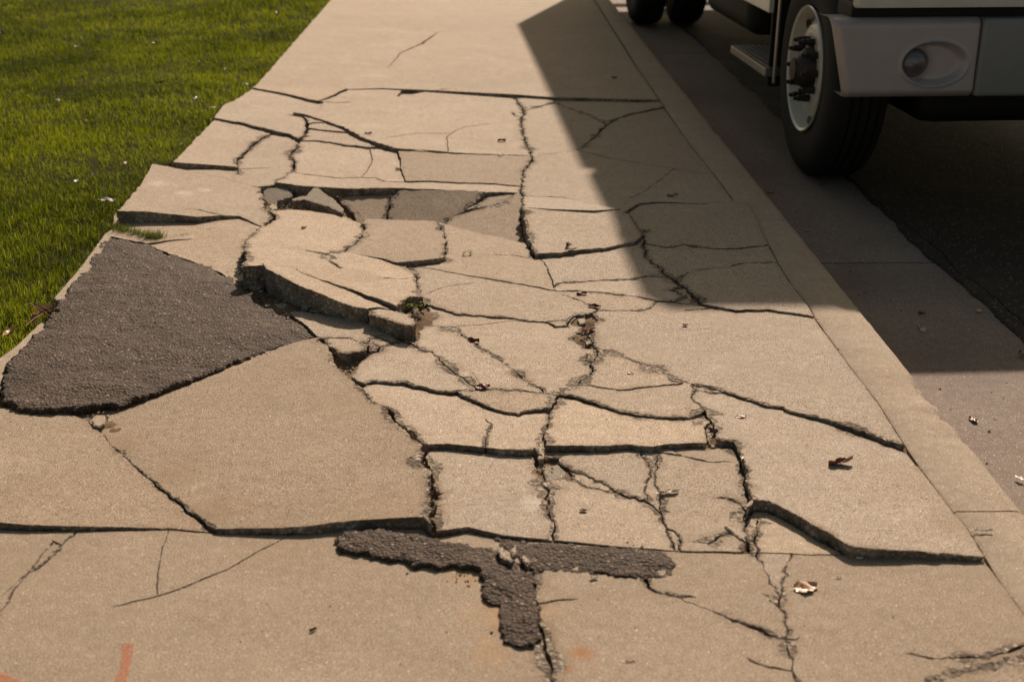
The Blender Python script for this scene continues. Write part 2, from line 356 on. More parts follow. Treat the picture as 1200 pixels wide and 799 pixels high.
def planarize(crs, tol=2.6):
    V = []; S = {}       # S: (i,j)->(wi,wj,jag)
    def d2(a, b): return (a[0]-b[0])**2+(a[1]-b[1])**2
    def addseg(i, j, wi, wj, jag):
        if i == j: return
        k = (min(i,j), max(i,j))
        if k in S: return
        S[k] = (wi, wj, jag) if i < j else (wj, wi, jag)
    def locate(p, tol):
        best, bi = tol*tol, None
        for i, v in enumerate(V):
            d = d2(v, p)
            if d < best: best, bi = d, i
        if bi is not None: return bi
        best, bk, bt = tol*tol, None, 0
        for (i, j) in S:
            a, b = V[i], V[j]; l = d2(a, b)
            if l == 0: continue
            t = ((p[0]-a[0])*(b[0]-a[0])+(p[1]-a[1])*(b[1]-a[1]))/l
            if 0 < t < 1:
                q = (a[0]+t*(b[0]-a[0]), a[1]+t*(b[1]-a[1])); d = d2(q, p)
                if d < best: best, bk, bt, bq = d, (i, j), t, q
        if bk is None: return None
        return split(bk, bt, bq)
    def split(k, t, q):
        wi, wj, jag = S.pop(k); V.append(q); n = len(V)-1; wm = wi+(wj-wi)*t
        addseg(k[0], n, wi, wm, jag); addseg(n, k[1], wm, wj, jag); return n
    for pts, w, jag in crs:
        L = [0]
        for a, b in zip(pts, pts[1:]): L.append(L[-1]+math.dist(a, b))
        ids = []
        for q, p in enumerate(pts):
            f = L[q]/L[-1]*(len(w)-1); k = min(int(f), len(w)-2); ww = w[k]+(w[k+1]-w[k])*(f-k)
            i = locate(p, tol if q in (0, len(pts)-1) else 1.6)
            if i is None: V.append(p); i = len(V)-1
            ids.append((i, ww))
        for (i, a), (j, b) in zip(ids, ids[1:]): addseg(i, j, a, b, jag)
    # crossings
    done = False; guard = 0
    while not done and guard < 400:
        done = True; guard += 1
        ks = list(S)
        A = np.array([V[i] for i, j in ks]); B = np.array([V[j] for i, j in ks])
        for n, (i, j) in enumerate(ks):
            p = A[n]; r = B[n]-A[n]; s = B-A; q = A-p
            den = r[0]*s[:,1]-r[1]*s[:,0]
            with np.errstate(all='ignore'):
                t = (q[:,0]*s[:,1]-q[:,1]*s[:,0])/den; u = (q[:,0]*r[1]-q[:,1]*r[0])/den
            hit = np.where((np.abs(den)>1e-9)&(t>1e-6)&(t<1-1e-6)&(u>1e-6)&(u<1-1e-6))[0]
            hit = [h for h in hit if not ({i,j}&set(ks[h]))]
            if hit:
                h = hit[0]; pt = tuple(p+t[h]*r)
                a = split(ks[h], u[h], pt)
                wi, wj, jag = S.pop((i,j)); wm = wi+(wj-wi)*t[h]
                addseg(i, a, wi, wm, jag); addseg(a, j, wm, wj, jag)
                done = False; break
    return V, S

def faces_of(V, S):
    adj = {}
    for (i, j) in S: adj.setdefault(i, []).append(j); adj.setdefault(j, []).append(i)
    for i in adj: adj[i].sort(key=lambda j: math.atan2(V[j][1]-V[i][1], V[j][0]-V[i][0]))
    seen = set(); F = []
    for i in adj:
        for j in adj[i]:
            if (i, j) in seen: continue
            loop = []; a, b = i, j
            while (a, b) not in seen:
                seen.add((a, b)); loop.append(a)
                n = adj[b]; c = n[(n.index(a)+1) % len(n)]
                a, b = b, c
            F.append(loop)
    def area(l): return .5*sum(V[a][0]*V[b][1]-V[b][0]*V[a][1] for a, b in zip(l, l[1:]+l[:1]))
    return [(l, area(l)) for l in F]
_st = [(at_z(683, 765), .035, (.30, .13, .045), .75), (at_z(668, 782), .02, (.30, .13, .045), .6),
       (at_z(600, 722), .12, (.36, .21, .095), .55), (at_z(548, 672), .07, (.36, .21, .095), .45),
       (at_z(575, 765), .06, (.36, .21, .095), .35),
       (at_z(215, 220, .07), .07, (.62, .57, .48), .35), (at_z(185, 212, .07), .06, (.62, .57, .48), .35),
       (at_z(240, 218, .06), .05, (.62, .57, .48), .35),
       (at_z(250, 600, 0), .13, (.24, .155, .09), .5), (at_z(205, 555, 0), .11, (.24, .155, .09), .5), (at_z(150, 515, 0), .09, (.24, .155, .09), .5), (at_z(450, 600, .04), .22, (.27, .18, .11), .35), (at_z(420, 480, 0), .2, (.30, .21, .13), .3), (at_z(330, 640, 0), .16, (.26, .18, .11), .35), (at_z(1085, 560, 0), .14, (.25, .17, .10), .4), (at_z(1120, 620, 0), .1, (.25, .17, .10), .4),
       (at_z(30, 665, 0), .16, (.28, .21, .14), .4), (at_z(1190, 680, 0), .16, (.26, .20, .14), .4),
       (at_z(628, 590, 0), .05, (.55, .50, .42), .5), (at_z(455, 490, 0), .03, (.6, .55, .47), .5),
       (at_z(640, 570, 0), .06, (.22, .17, .125), .6), (at_z(690, 400, 0), .09, (.24, .18, .13), .6),
       (at_z(870, 585, 0), .06, (.24, .19, .14), .5), (at_z(790, 632, 0), .05, (.26, .2, .15), .5)]
M_CON = concrete('walk_concrete', (.425, .325, .235), (.17, .12, .085), (.60, .49, .385), 1.6, _st)
M_CURB = concrete('curb_concrete', (.385, .295, .215), (.16, .115, .08), (.50, .41, .31), 1.0)
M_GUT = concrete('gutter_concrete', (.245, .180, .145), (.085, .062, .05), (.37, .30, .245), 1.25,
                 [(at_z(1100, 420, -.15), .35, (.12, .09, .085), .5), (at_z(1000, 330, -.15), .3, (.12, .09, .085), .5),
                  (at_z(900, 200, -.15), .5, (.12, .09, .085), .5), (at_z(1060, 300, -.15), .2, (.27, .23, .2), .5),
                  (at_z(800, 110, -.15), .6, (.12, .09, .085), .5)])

def broken(name, a, b, pale):                # fractured faces: aggregate in dirty mortar
    s = NB(name)
    ws = s.n('ShaderNodeVectorMath', operation='ADD'); nz = s.n('ShaderNodeTexNoise', i_Scale=60.0); s.l(s.pos, nz.inputs['Vector'])
    sc = s.n('ShaderNodeVectorMath', operation='SCALE'); s.l(nz.outputs['Color'], sc.inputs[0]); sc.inputs['Scale'].default_value = .012
    s.l(s.pos, ws.inputs[0]); s.l(sc.outputs[0], ws.inputs[1]); P = ws.outputs[0]
    v = s.voro(95, 'Distance', vec=P); vc = s.voro(95, 'Color', vec=P)
    g = s.n('ShaderNodeSeparateColor'); s.l(vc, g.inputs[0])
    c = s.mix(s.noise(30, 4, .7), a, b)
    c = s.mix(s.ramp(g.outputs[0], [(.55, 0), (.9, .8)]), c, pale)
    c = s.mix(s.ramp(s.noise(12, 3, .6), [(.45, 0), (.62, .8)]), c, tuple(x*.45 for x in a))
    c = s.mix(s.ramp(v, [(.35, 0), (.6, .6)]), c, tuple(x*.4 for x in a))
    h = s.math('SUBTRACT', s.math('MULTIPLY', s.noise(40, 5, .7), 1.4), v)
    n = s.bump(h, .006, .9); n = s.bump(s.noise(300, 2, .6), .0015, .8, n)
    return s.done(c, .95, n, .15)
M_BRK = broken('broken_concrete', (.33, .25, .19), (.44, .35, .27), (.56, .49, .40))
M_SPALL = broken('spalled_concrete', (.215, .160, .118), (.33, .26, .195), (.50, .43, .35))
M_OLD = concrete('weathered_concrete', (.27, .222, .165), (.12, .09, .07), (.36, .31, .24), 1.0)

def soil():
    s = NB('soil'); c = s.mix(s.noise(18, 5, .7), (.11, .070, .044), (.26, .175, .11))
    c = s.mix(s.ramp(s.noise(6, 3, .6), [(.5, 0), (.7, .8)]), c, (.29, .20, .13))
    c = s.mix(s.ramp(s.voro(160), [(.1, .7), (.25, 0)]), c, (.36, .27, .18))
    n = s.bump(s.noise(60, 5, .75), .012, 1.0); return s.done(c, 1, n, .1)
M_SOIL = soil()

def tarmac(name, base, stone, dist):
    s = NB(name)
    v = s.voro(130); vc = s.n('ShaderNodeSeparateColor'); s.l(s.voro(130, 'Color'), vc.inputs[0])
    c = s.mix(s.ramp(s.noise(7, 5, .7), [(.35, 0), (.65, 1)]), tuple(x*.75 for x in base), tuple(x*1.7 for x in base))
    c = s.mix(s.ramp(vc.outputs[0], [(.5, 0), (.62, .55)]), c, stone)
    c = s.mix(s.ramp(vc.outputs[1], [(.93, 0), (.96, .8)]), c, (.36, .29, .23))
    c = s.mix(s.ramp(v, [(.25, 0), (.55, .85)]), c, tuple(x*.5 for x in base))
    c = s.mix(s.ramp(s.noise(2.2, 3, .6), [(.5, 0), (.75, .30)]), c, (.15, .10, .068))
    h = s.math('SUBTRACT', s.noise(110, 3, .7), s.math('MULTIPLY', v, .9))
    n = s.bump(h, dist, 1.0); n = s.bump(s.noise(25, 4, .6), dist*2.5, .6, n)
    return s.done(c, .8, n, .35)
M_TAR = tarmac('patch_tarmac', (.058, .034, .020), (.165, .105, .066), .0055)
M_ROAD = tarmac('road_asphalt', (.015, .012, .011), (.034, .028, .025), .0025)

def leafmat(name, a, b, rough=.55):
    s = NB(name); c = s.mix(s.noise(60, 4, .6), a, b); c = s.mix(s.ramp(s.noise(300, 2, .5), [(.3, .5), (.45, 0)]), c, tuple(x*.5 for x in a))
    s.b.inputs['Roughness'].default_value = rough; return s.done(c, rough, None, .4)
M_LTAN = leafmat('dry_leaf', (.42, .20, .10), (.62, .42, .28), .35)
M_LBRN = leafmat('brown_leaf', (.13, .055, .03), (.24, .11, .06), .4)
M_LRED = leafmat('red_leaf', (.12, .022, .012), (.22, .05, .025), .45)
M_LPAL = leafmat('bleached_leaf', (.62, .52, .42), (.80, .72, .62), .5)

def grassmat(name, cols, weed=False):
    s = NB(name)
    at = s.n('ShaderNodeAttribute', attribute_name='tone').outputs['Fac']
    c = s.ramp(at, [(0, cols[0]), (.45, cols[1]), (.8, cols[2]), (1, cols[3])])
    if not weed:
        c = s.mix(s.ramp(s.noise(1.1, 3, .6), [(.42, 0), (.66, .55)]), c, tuple(x*1.25 for x in cols[2]))
    s.done(c, .65, None, .08)
    tr = s.n('ShaderNodeBsdfTranslucent'); s.l(c, tr.inputs[0])
    mx = s.n('ShaderNodeMixShader'); mx.inputs[0].default_value = .42
    s.l(s.b.outputs[0], mx.inputs[1]); s.l(tr.outputs[0], mx.inputs[2])
    s.l(mx.outputs[0], s.t.nodes['Material Output'].inputs[0]); return s.m
M_GRASS = grassmat('grass', ((.034, .050, .002), (.135, .165, .006), (.32, .34, .014), (.36, .28, .10)))
M_WEED = grassmat('weed', ((.06, .08, .01), (.12, .15, .02), (.20, .22, .03), (.3, .3, .06)), True)
def turf():
    s = NB('turf'); c = s.mix(s.noise(30, 5, .7), (.018, .020, .006), (.06, .055, .018))
    return s.done(c, 1, s.bump(s.noise(80, 4, .7), .02, 1), .05)
M_TURF = turf()

def plain(name, col, rough=.5, metal=0, spec=.5, noise_amt=0, coat=0):
    s = NB(name)
    c = col
    if noise_amt: c = s.mix(s.ramp(s.noise(14, 5, .65), [(.35, 0), (.7, noise_amt)]), col, tuple(x*.55 for x in col))
    m = s.done(c, rough, None, spec); s.b.inputs['Metallic'].default_value = metal
    if coat: s.b.inputs['Coat Weight'].default_value = coat
    return m
M_WHITE = plain('white_paint', (.66, .62, .54), .35, 0, .5, .25, .4)
M_BUMP = plain('bumper_paint', (.42, .365, .355), .36, .15, .5, .2, .15)
M_BUMP2 = plain('bumper_centre_paint', (.24, .235, .23), .42, .1, .5, .2)
M_TYRE = NB('tyre_rubber'); M_TYRE = M_TYRE.done(M_TYRE.mix(M_TYRE.noise(20, 4, .7), (.006, .0055, .005), (.022, .018, .016)), .75, None, .3)
M_RIM = plain('rim_paint', (.62, .57, .49), .32, .0, .5, .35, .3)
M_NUT = plain('nut_steel', (.06, .05, .045), .5, .7, .5, .5)
M_DARK = plain('chassis_black', (.012, .011, .011), .6, 0, .3)
M_STEEL = plain('step_aluminium', (.42, .40, .37), .38, .85, .5, .35)
M_GLASS = plain('dark_glass', (.02, .025, .028), .06, 0, .6)
M_LENS = plain('lamp_lens', (.16, .14, .14), .12, .3, .6)
s = NB('orange_marking'); s.b.inputs['Roughness'].default_value = .85
s.l(s.ramp(s.noise(160, 3, .7), [(.36, .12), (.62, .62)]), s.b.inputs['Alpha']); M_PAINTM = s.done((.50, .17, .09), .85, None, .1)
# ---------------------------------------------------------------- the broken walk: every slab its own solid
SLABG = 'broken concrete slabs of the sidewalk'
SEEDS = [  # (seed px), [(px, py, height)...], label | 'HOLE' | None
 ((500,50), [(320,95,.046),(640,110,.003),(452,-60,.0),(655,-60,.0)], 'far unbroken slab, first across the walk beyond the cracks'),
 ((345,108), [(345,108,.038)], 'thin wedge of concrete against the far joint by the lawn'),
 ((290,130), [(280,125,.030),(345,150,.024),(300,150,.027)], 'slab with a stepped lawn edge, behind the branching left crack'),
 ((250,165), [(215,190,.030),(290,180,.016),(270,145,.018)], 'slanted slab on the lawn edge above the raised pale corner slab'),
 ((310,175), [(280,205,.015),(400,222,.03),(320,160,.012)], 'small cracked slab left of the upright forked crack'),
 ((266,195.5), [(266,195,.005)], 'narrow sliver caught in the joint near the lawn'),
 ((400,190), [(400,222,.032),(600,232,.015),(420,170,.02)], 'long slab with a thin curved crack, over the rubble hollow'),
 ((364,139), [(364,139,.030)], 'upper small triangle in the fork of the left cracks'),
 ((385,148.5), [(380,150,.026)], 'lower small triangle in the fork of the left cracks'),
 ((390,157), [(390,157,.020)], 'sharp blade-shaped piece under the fork of the left cracks'),
 ((480,130), [(430,160,.036),(610,180,.010),(390,120,.030),(600,112,.0)], 'big far slab lifted along its near edge by a long curving crack'),
 ((488,107.5), [(488,107,.0)], 'tiny triangle on the far joint in the middle of the walk'),
 ((540,200), [(500,190,.020),(600,200,.012)], 'rectangular slab between the curving crack and the sunken strip'),
 ((630,120), [(630,120,.004)], 'small wedge on the far joint where the shadow begins'),
 ((690,127), [(690,127,.0)], 'flat shaded wedge under the far joint'),
 ((650,150), [(650,150,.004)], 'rounded slab half in the shadow, ringed by a loop crack'),
 ((720,200), [(640,215,.014),(800,200,.0),(700,140,.0)], 'wide shaded slab on the curb side beyond the hump'),
 ((230,225), [(142,243,.085),(180,193,.085),(300,235,.030)], 'raised corner slab with pale scrapes on the lawn edge'),
 ((210,265), [(135,255,.015),(300,262,.020),(280,320,.004)], 'slab below the raised corner slab, touching the tarmac patch'),
 ((335,232), [], 'HOLE'),
 ((425,238), [(425,224,.0),(415,254,-.060),(455,245,-.045)], 'grey brown sunken piece right of the loose stones'),
 ((500,240), [(460,224,.004),(580,232,.0),(500,258,-.066)], 'brown sunken slab in the middle of the sunken strip'),
 ((580,230), [(570,228,-.004),(560,238,-.018)], 'splintered wedge at the far edge of the sunken strip'),
 ((585,250), [(600,235,-.002),(530,260,-.055),(615,278,-.030)], 'sunken triangular slab left of the upright crack'),
 ((670,237), [(650,231,.014),(720,243,.034),(650,243,.044)], 'thin bright flap along the far side of the hump'),
 ((690,265), [(650,243,.046),(725,244,.036),(670,288,.022)], 'humped slab crossed by the shadow edge'),
 ((370,270), [(345,252,.008),(312,305,.070),(480,332,.030)], 'large tilted slab with two chipped holes, rising to the raised lip'),
 ((460,280), [(460,262,.004),(520,262,.004),(450,300,.022)], 'quiet slab with a straight right edge, before the sunken strip'),
 ((560,290), [(520,262,.002),(620,295,.004),(560,310,.008)], 'slab with tiny yellow weeds on it'),
 ((680,310), [(680,310,.003)], 'slab below the hump, half in the shadow'),
 ((400,340), [(316,312,.082),(462,358,.038),(340,340,.082)], 'bright raised lip slab standing highest of all'),
 ((340,350), [], 'HOLE'),
 ((455,372), [(432,366,.048),(482,382,.055),(462,358,.036)], 'rough raised lump at the right end of the lip'),
 ((452,385), [], 'HOLE'),
 ((485,370), [], 'HOLE'),
 ((400,385), [(340,366,.012),(470,396,.012),(395,400,.012)], 'slab lying just under the raised lip'),
 ((398,405), [(400,412,.020),(380,398,.012),(425,402,.016)], 'small raised piece over the leaf-filled notch'),
 ((435,397), [(435,397,.012)], 'little triangle right of the notch'),
 ((435,404), [(435,404,.012)], 'rubble crumb beside the notch'),
 ((405,425), [], 'HOLE'), ((376,398.5), [], 'HOLE'),
 ((470,430), [(420,400,.010),(540,445,.012),(430,445,.014)], 'wedge slab with a crumbling near edge'),
 ((550,415), [(500,385,.010),(600,450,.012)], 'long diagonal slab between two parallel cracks'),
 ((620,410), [(520,380,.002),(640,450,.007),(700,400,.0)], 'large slab in the centre of the walk left of the rubble gap'),
 ((560,350), [(500,325,.010),(690,370,.004)], 'broad slab in the centre below the long diagonal crack'),
 ((663,378), [(663,378,.006)], 'small chip at the head of the rubble gap'),
 ((690,395), [], 'HOLE'),
 ((693,419), [(693,419,.008)], 'small loose block in the rubble gap'),
 ((720,333), [(720,333,.003)], 'low strip slab running into the shadow'),
 ((700,350), [(700,350,.002)], 'bright strip under the shadow edge in the middle'),
 ((800,343), [(800,343,.0)], 'sunken chip in the shade on the upright right crack'),
 ((820,262), [(760,245,.002),(900,270,.006)], 'shaded slab with a corner pushed over the curb'),
 ((850,300), [(850,300,.002)], 'shaded strip slab reaching the curb'),
 ((870,335), [(740,352,.014),(850,366,.012),(900,310,.002)], 'shaded slab whose near edge lies along the shadow edge'),
 ((850,400), [(700,380,.0),(960,380,.0),(870,465,.011),(1040,510,.001)], 'wide sunlit slab on the curb side in the middle distance'),
 ((740,435), [(740,430,.012)], 'pointed slab above the sandy crack'),
 ((760,470), [(700,470,.014),(800,485,.016),(760,450,.010)], 'curved slab with a crumbled near edge'),
 ((815,451), [(815,451,.002)], 'sliver squeezed into the long diagonal crack'),
 ((720,500), [(660,475,.004),(830,500,.012),(700,525,.030)], 'clean white-looking long block in the centre'),
 ((829,505), [(829,505,.0)], 'broken bits at the right end of the long block'),
 ((590,470), [(590,470,.012)], 'flat triangle below the dark red leaf'),
 ((520,490), [(500,521,.036),(625,527,.022),(440,458,.006)], 'slab with a shadowed near edge right of the big left slab'),
 ((570,580), [(500,615,.026),(640,625,.008),(570,530,.0)], 'square slab behind the short tarmac strip'),
 ((700,540), [(650,530,.0),(760,575,.004)], 'triangular slab under the long block'),
 ((640,550), [], 'HOLE'),
 ((690,567), [(690,567,-.002)], 'narrow splinter below the triangular slab'),
 ((765,550), [(765,550,.0)], 'narrow strip between twin upright cracks'),
 ((785,528), [(785,528,.002)], 'small wedge under the long block'),
 ((820,590), [(820,530,.0),(820,640,.004)], 'slab with a bleached leaf on it'),
 ((700,610), [(650,630,.008),(780,640,.0),(700,580,.0)], 'slab behind the thin tarmac strip'),
 ((1000,570), [(885,590,.036),(1150,650,.014),(880,480,.0)], 'large slab with a raised near edge, dark curled leaf on it'),
 ((930,625), [(930,625,.0)], 'half-round slab sheltered under the raised near edge'),
 ((878,640), [(878,640,.0)], 'tiny square at the near joint'),
 ((1060,648), [], 'HOLE'),
 ((300,500), [(502,606,.042),(250,617,.001),(118,492,-.003),(180,563,-.004),(400,410,.006)], 'big smooth slab pointing at the tarmac patch'),
 ((80,550), [(60,612,.013),(230,617,.001),(60,500,.0)], 'slab in front of the tarmac patch, at the left edge of the photo'),
 ((150,400), [], 'HOLE'),
 ((300,720), [(300,720,.0)], 'very large near slab under the tarmac tongue'),
 ((200,650), [(210,650,.0)], 'triangle outlined by hairline cracks in the near left corner'),
 ((720,730), [(720,730,.0)], 'near slab with a rust stain'),
 ((860,690), [(860,690,.0)], 'near slab with a gouged crack along its lower side'),
 ((905,665), [(905,665,.0)], 'small near triangle between two crumbling cracks'),
 ((1050,710), [(1050,710,.0)], 'near slab on the curb side with the tan leaf'),
 ((1160,790), [(1150,775,.012),(1250,760,.012),(1160,850,.004)], 'slab corner at the bottom right of the photo'),
]
V, S = planarize(CR); FACES = faces_of(V, S)
def inside(pt, loop):
    x, y = pt; r = False
    for a, b in zip(loop, loop[1:]+loop[:1]):
        p, q = V[a], V[b]
        if (p[1] > y) != (q[1] > y) and x < (q[0]-p[0])*(y-p[1])/(q[1]-p[1])+p[0]: r = not r
    return r
FACES = [(l, a) for l, a in FACES if a < -1.5]
info = [dict(loop=l, plane=(0, 0, 0), label=None, hole=False, named=False, area=-a) for l, a in FACES]
for seed, ctrl, lab in SEEDS:
    hit = [f for f in info if inside(seed, f['loop'])]
    if not hit: print('SEED MISSED', seed, lab); continue
    f = min(hit, key=lambda f: f['area'])
    if f['named']: print('SEED TWICE', seed, lab)
    f['named'] = True
    if lab == 'HOLE': f['hole'] = True
    else:
        
        kz = 1 if seed[1] < 170 else next((v for w_, v in (('raised corner slab with', .75), ('raised lip slab', 1), ('two chipped holes', 1), ('rough raised lump', 1), ('sunken', 1), ('splintered', 1), ('hump', .9),
                                   ('touching the tarmac patch', .8), ('dark curled leaf', .8), ('big smooth', .9), ('left edge of the photo', .9)) if w_ in lab), .58)
        f['plane'] = plane_of([(a, b, c*kz) for a, b, c in ctrl]); f['label'] = lab
for f in info:
    if not f['named']: print('UNNAMED', round(f['area']), V[f['loop'][0]])
inc = {}
for k, f in enumerate(info):
    for i in f['loop']: inc.setdefault(i, set()).add(k)
W3 = []
for i, p in enumerate(V):
    best = None
    for k in inc.get(i, ()):
        if info[k]['hole']: continue
        q = at_plane(p[0], p[1], info[k]['plane'])
        if best is None or q.z > best.z: best = q
    if best is None: best = at_z(p[0], p[1], 0)
    W3.append(Vector((best.x, best.y)))
def n2(x, y, s, k=0): return noise.noise(Vector((x*s, y*s, k*7.31)))
DENSE = {}
for (i, j), (wi, wj, jag) in S.items():
    a, b = W3[i], W3[j]; d = b-a; L = d.length
    far = max(1.0, a.y/3.5); n = max(1, int(L/(.011*far))); pts = []
    nn = Vector((-d.y, d.x))/max(L, 1e-6)
    for k in range(n+1):
        t = k/n; p = a+d*t
        amp = jag*(.0014 if jag >= 3 else .001)*min(far, 1.6)*min(1, 4*min(t, 1-t)*max(L, .02)/.03)
        o = (n2(p.x, p.y, 22, 1)*1.1 + n2(p.x, p.y, 70, 2)*.8 + n2(p.x, p.y, 190, 3)*.35)*amp if 0 < k < n else 0
        pts.append((p+nn*o, (wi+(wj-wi)*t)*(.00038 if max(wi, wj) < 7 else .00036)*max(1, a.y/3.4)**1.15*(1+.45*abs(d.x)/max(L, 1e-6)*max(0, a.y/3.4-1)), jag))
    DENSE[(i, j)] = pts
def boundary_pts(loop, fid):
    out = []
    m = len(loop)
    for q in range(m):
        a, b = loop[q], loop[(q+1) % m]
        pts = DENSE[(a, b)] if (a, b) in DENSE else DENSE[(b, a)][::-1]
        for k, (p, h, jag) in enumerate(pts[:-1]):
            r = max(.12, .85+1.1*n2(p.x, p.y, 26, 50)+.6*n2(p.x, p.y, 90, fid)) if jag > 2 else 1
            if k == 0:
                A, B = loop[q-1], a
                pp = DENSE[(A, B)][-1] if (A, B) in DENSE else DENSE[(B, A)][0]
                out.append([p, pp[1]*r, h*r, jag])
            else: out.append([p, h*r, h*r, jag])
    return out
def offset(pts, extra, side, lk=2.2):
    n = len(pts); res = []
    for k in range(n):
        p = pts[k][0]; a = pts[k-1][0]; b = pts[(k+1) % n][0]
        d1 = p-a; d2 = b-p
        if d1.length < 1e-7 or d2.length < 1e-7: res.append(p.copy()); continue
        d1.normalize(); d2.normalize()
        m1 = Vector((-d1.y, d1.x))*side; m2 = Vector((-d2.y, d2.x))*side
        e = extra(k) if extra else 0
        h1 = pts[k][1]+e*min(1, pts[k][1]/.0006); h2 = pts[k][2]+e*min(1, pts[k][2]/.0006)
        det = m1.x*m2.y-m1.y*m2.x; dot = m1.dot(m2)
        if abs(det) < .35:
            if dot > 0:
                m = (m1+m2).normalized(); res.append(p+m*(h1+h2)*.5)
            else: res.append(p+(-d1)*0)
            continue
        x = Vector(((h1*m2.y-h2*m1.y)/det, (m1.x*h2-m2.x*h1)/det))
        lim = lk*max(h1, h2)
        if x.length > lim: x = x*(lim/x.length)
        res.append(p+x)
    return res
def area2(P): return .5*sum(a.x*b.y-b.x*a.y for a, b in zip(P, P[1:]+P[:1]))
def solid(name, outer, inner, zf, thick, mats, inner2=None, dirt=None, b=None, levels=(.010, .028, .055), rough=.006, grid=0, relief=None, drop=.0016):
    """flat-topped solid: top cap, chipped rim, rough broken sides, underside"""
    if area2([Vector((p[0], p[1])) for p in outer]) < 0: outer = list(outer)[::-1]; inner = list(inner)[::-1]; inner2 = list(inner2)[::-1] if inner2 else None; dirt = list(dirt)[::-1] if dirt else None
    no = len(outer); pts = list(outer)+list(inner); pts = [Vector((p[0], p[1])) for p in pts]
    edges = [(no+k, no+(k+1) % len(inner)) for k in range(len(inner))]
    ni = len(inner)
    if inner2:
        pts += [Vector((p[0], p[1])) for p in inner2]; edges += [(no+ni+k, no+ni+(k+1) % ni) for k in range(ni)]
    if grid:
        xs = [p.x for p in pts]; ys = [p.y for p in pts]; P = inner if inner else outer
        x = min(xs)
        while x < max(xs):
            y = min(ys)
            while y < max(ys):
                q = (x+random.uniform(-.3, .3)*grid, y+random.uniform(-.3, .3)*grid); c = False
                for a, d in zip(P, P[1:]+P[:1]):
                    if (a[1] > q[1]) != (d[1] > q[1]) and q[0] < (d[0]-a[0])*(q[1]-a[1])/(d[1]-a[1])+a[0]: c = not c
                if c: pts.append(Vector(q))
                y += grid
            x += grid
    vv, ee, ff, ov, oe, of = delaunay_2d_cdt(pts, edges+[(k, (k+1) % no) for k in range(no)], [], 0, 1e-6, True)
    low = [bool(ids) and not any(o >= no for o in ids) for ids in ov]; semi = [not ids for ids in ov]
    verts = []; 
    for v, lo in zip(vv, low):
        z = zf(v.x, v.y)
        if relief and not lo: z += relief(v.x, v.y)
        if lo and inner: z -= drop*(1+.8*n2(v.x, v.y, 90, 5))
        verts.append(Vector((v.x, v.y, z)))
    dv = [0.0]*len(vv)
    if dirt:
        for q, ids in enumerate(ov):
            if not ids: dv[q] = .25
            else: dv[q] = max([dirt[o-no] if no <= o < no+ni else (dirt[o] if o < no else 0.0) for o in ids])
    faces = []; mi = []
    for f, src in zip(ff, of):
        f = list(f)
        a = sum(verts[f[k]].x*verts[f[(k+1) % 3]].y-verts[f[(k+1) % 3]].x*verts[f[k]].y for k in range(3))
        if abs(a) < 1e-12: continue
        if a < 0: f.reverse()
        faces.append(f)
    def in_poly(C, A):
        B = np.roll(A, -1, 0); c_ = np.zeros(len(C), bool)
        for a, b in zip(A, B):
            if a[1] != b[1]: c_ ^= ((a[1] > C[:, 1]) != (b[1] > C[:, 1])) & (C[:, 0] < (b[0]-a[0])*(C[:, 1]-a[1])/(b[1]-a[1])+a[0])
        return c_
    VA = np.array([(v.x, v.y) for v in verts]); C = VA[np.array(faces)].mean(1)
    kp = in_poly(C, np.array([(p[0], p[1]) for p in outer])); faces = [f for f, k_ in zip(faces, kp) if k_]
    if inner and faces:
        cr_ = in_poly(VA[np.array(faces)].mean(1), np.array([(p[0], p[1]) for p in inner]))
        mi = [0 if c else (2 if len(mats) > 2 else 1) for c in cr_]
    else: mi = [0]*len(faces)
    if not faces or len(faces) < no*.5: print('THIN', name, no, len(faces), [tuple(round(c, 2) for c in outer[0])])
    ed = {}
    for f in faces:
        for k in range(len(f)): ed[(f[k], f[(k+1) % len(f)])] = 1
    bd = [(a, c) for (a, c) in ed if (c, a) not in ed]
    nrm = {}
    for a, c in bd:
        d = verts[c]-verts[a]; m = Vector((d.y, -d.x, 0))
        if m.length > 1e-9: m.normalize()
        for i in (a, c): nrm[i] = nrm.get(i, Vector((0, 0, 0)))+m
    ring = [{}]; ring[0] = {i: i for i in nrm}
    for lv in [l for l in levels if l < thick*.95]+[thick]:
        r = {}
        for i, m in nrm.items():
            m = m.normalized() if m.length > 1e-6 else m
            p = verts[i]
            q = p-m*(abs(n2(p.x+lv*3, p.y, 45, 9))*rough*1.6+rough*.25*random.random()); q.z = p.z-lv+(random.uniform(-.3, .3)*.006 if lv < thick else 0)
            verts.append(q); r[i] = len(verts)-1
        ring.append(r)
    for r0, r1 in zip(ring, ring[1:]):
        for a, c in bd: faces.append([r0[c], r0[a], r1[a], r1[c]]); mi.append(1)
    base = dict(ring[-1])
    cx = sum(p.x for p in outer)/no if hasattr(outer[0], 'x') else sum(p[0] for p in outer)/no
    cy = sum(p[1] for p in outer)/no
    org = Vector((cx, cy, zf(cx, cy)-thick))
    o = mesh_obj(name, verts, faces, mats, mi, origin=org)
    if dirt and len(o.data.vertices) == len(verts):
        at = o.data.attributes.new('dirt', 'FLOAT', 'POINT'); at.data.foreach_set('value', dv+[0.0]*(len(verts)-len(dv)))
    return o
SOLIDS = []
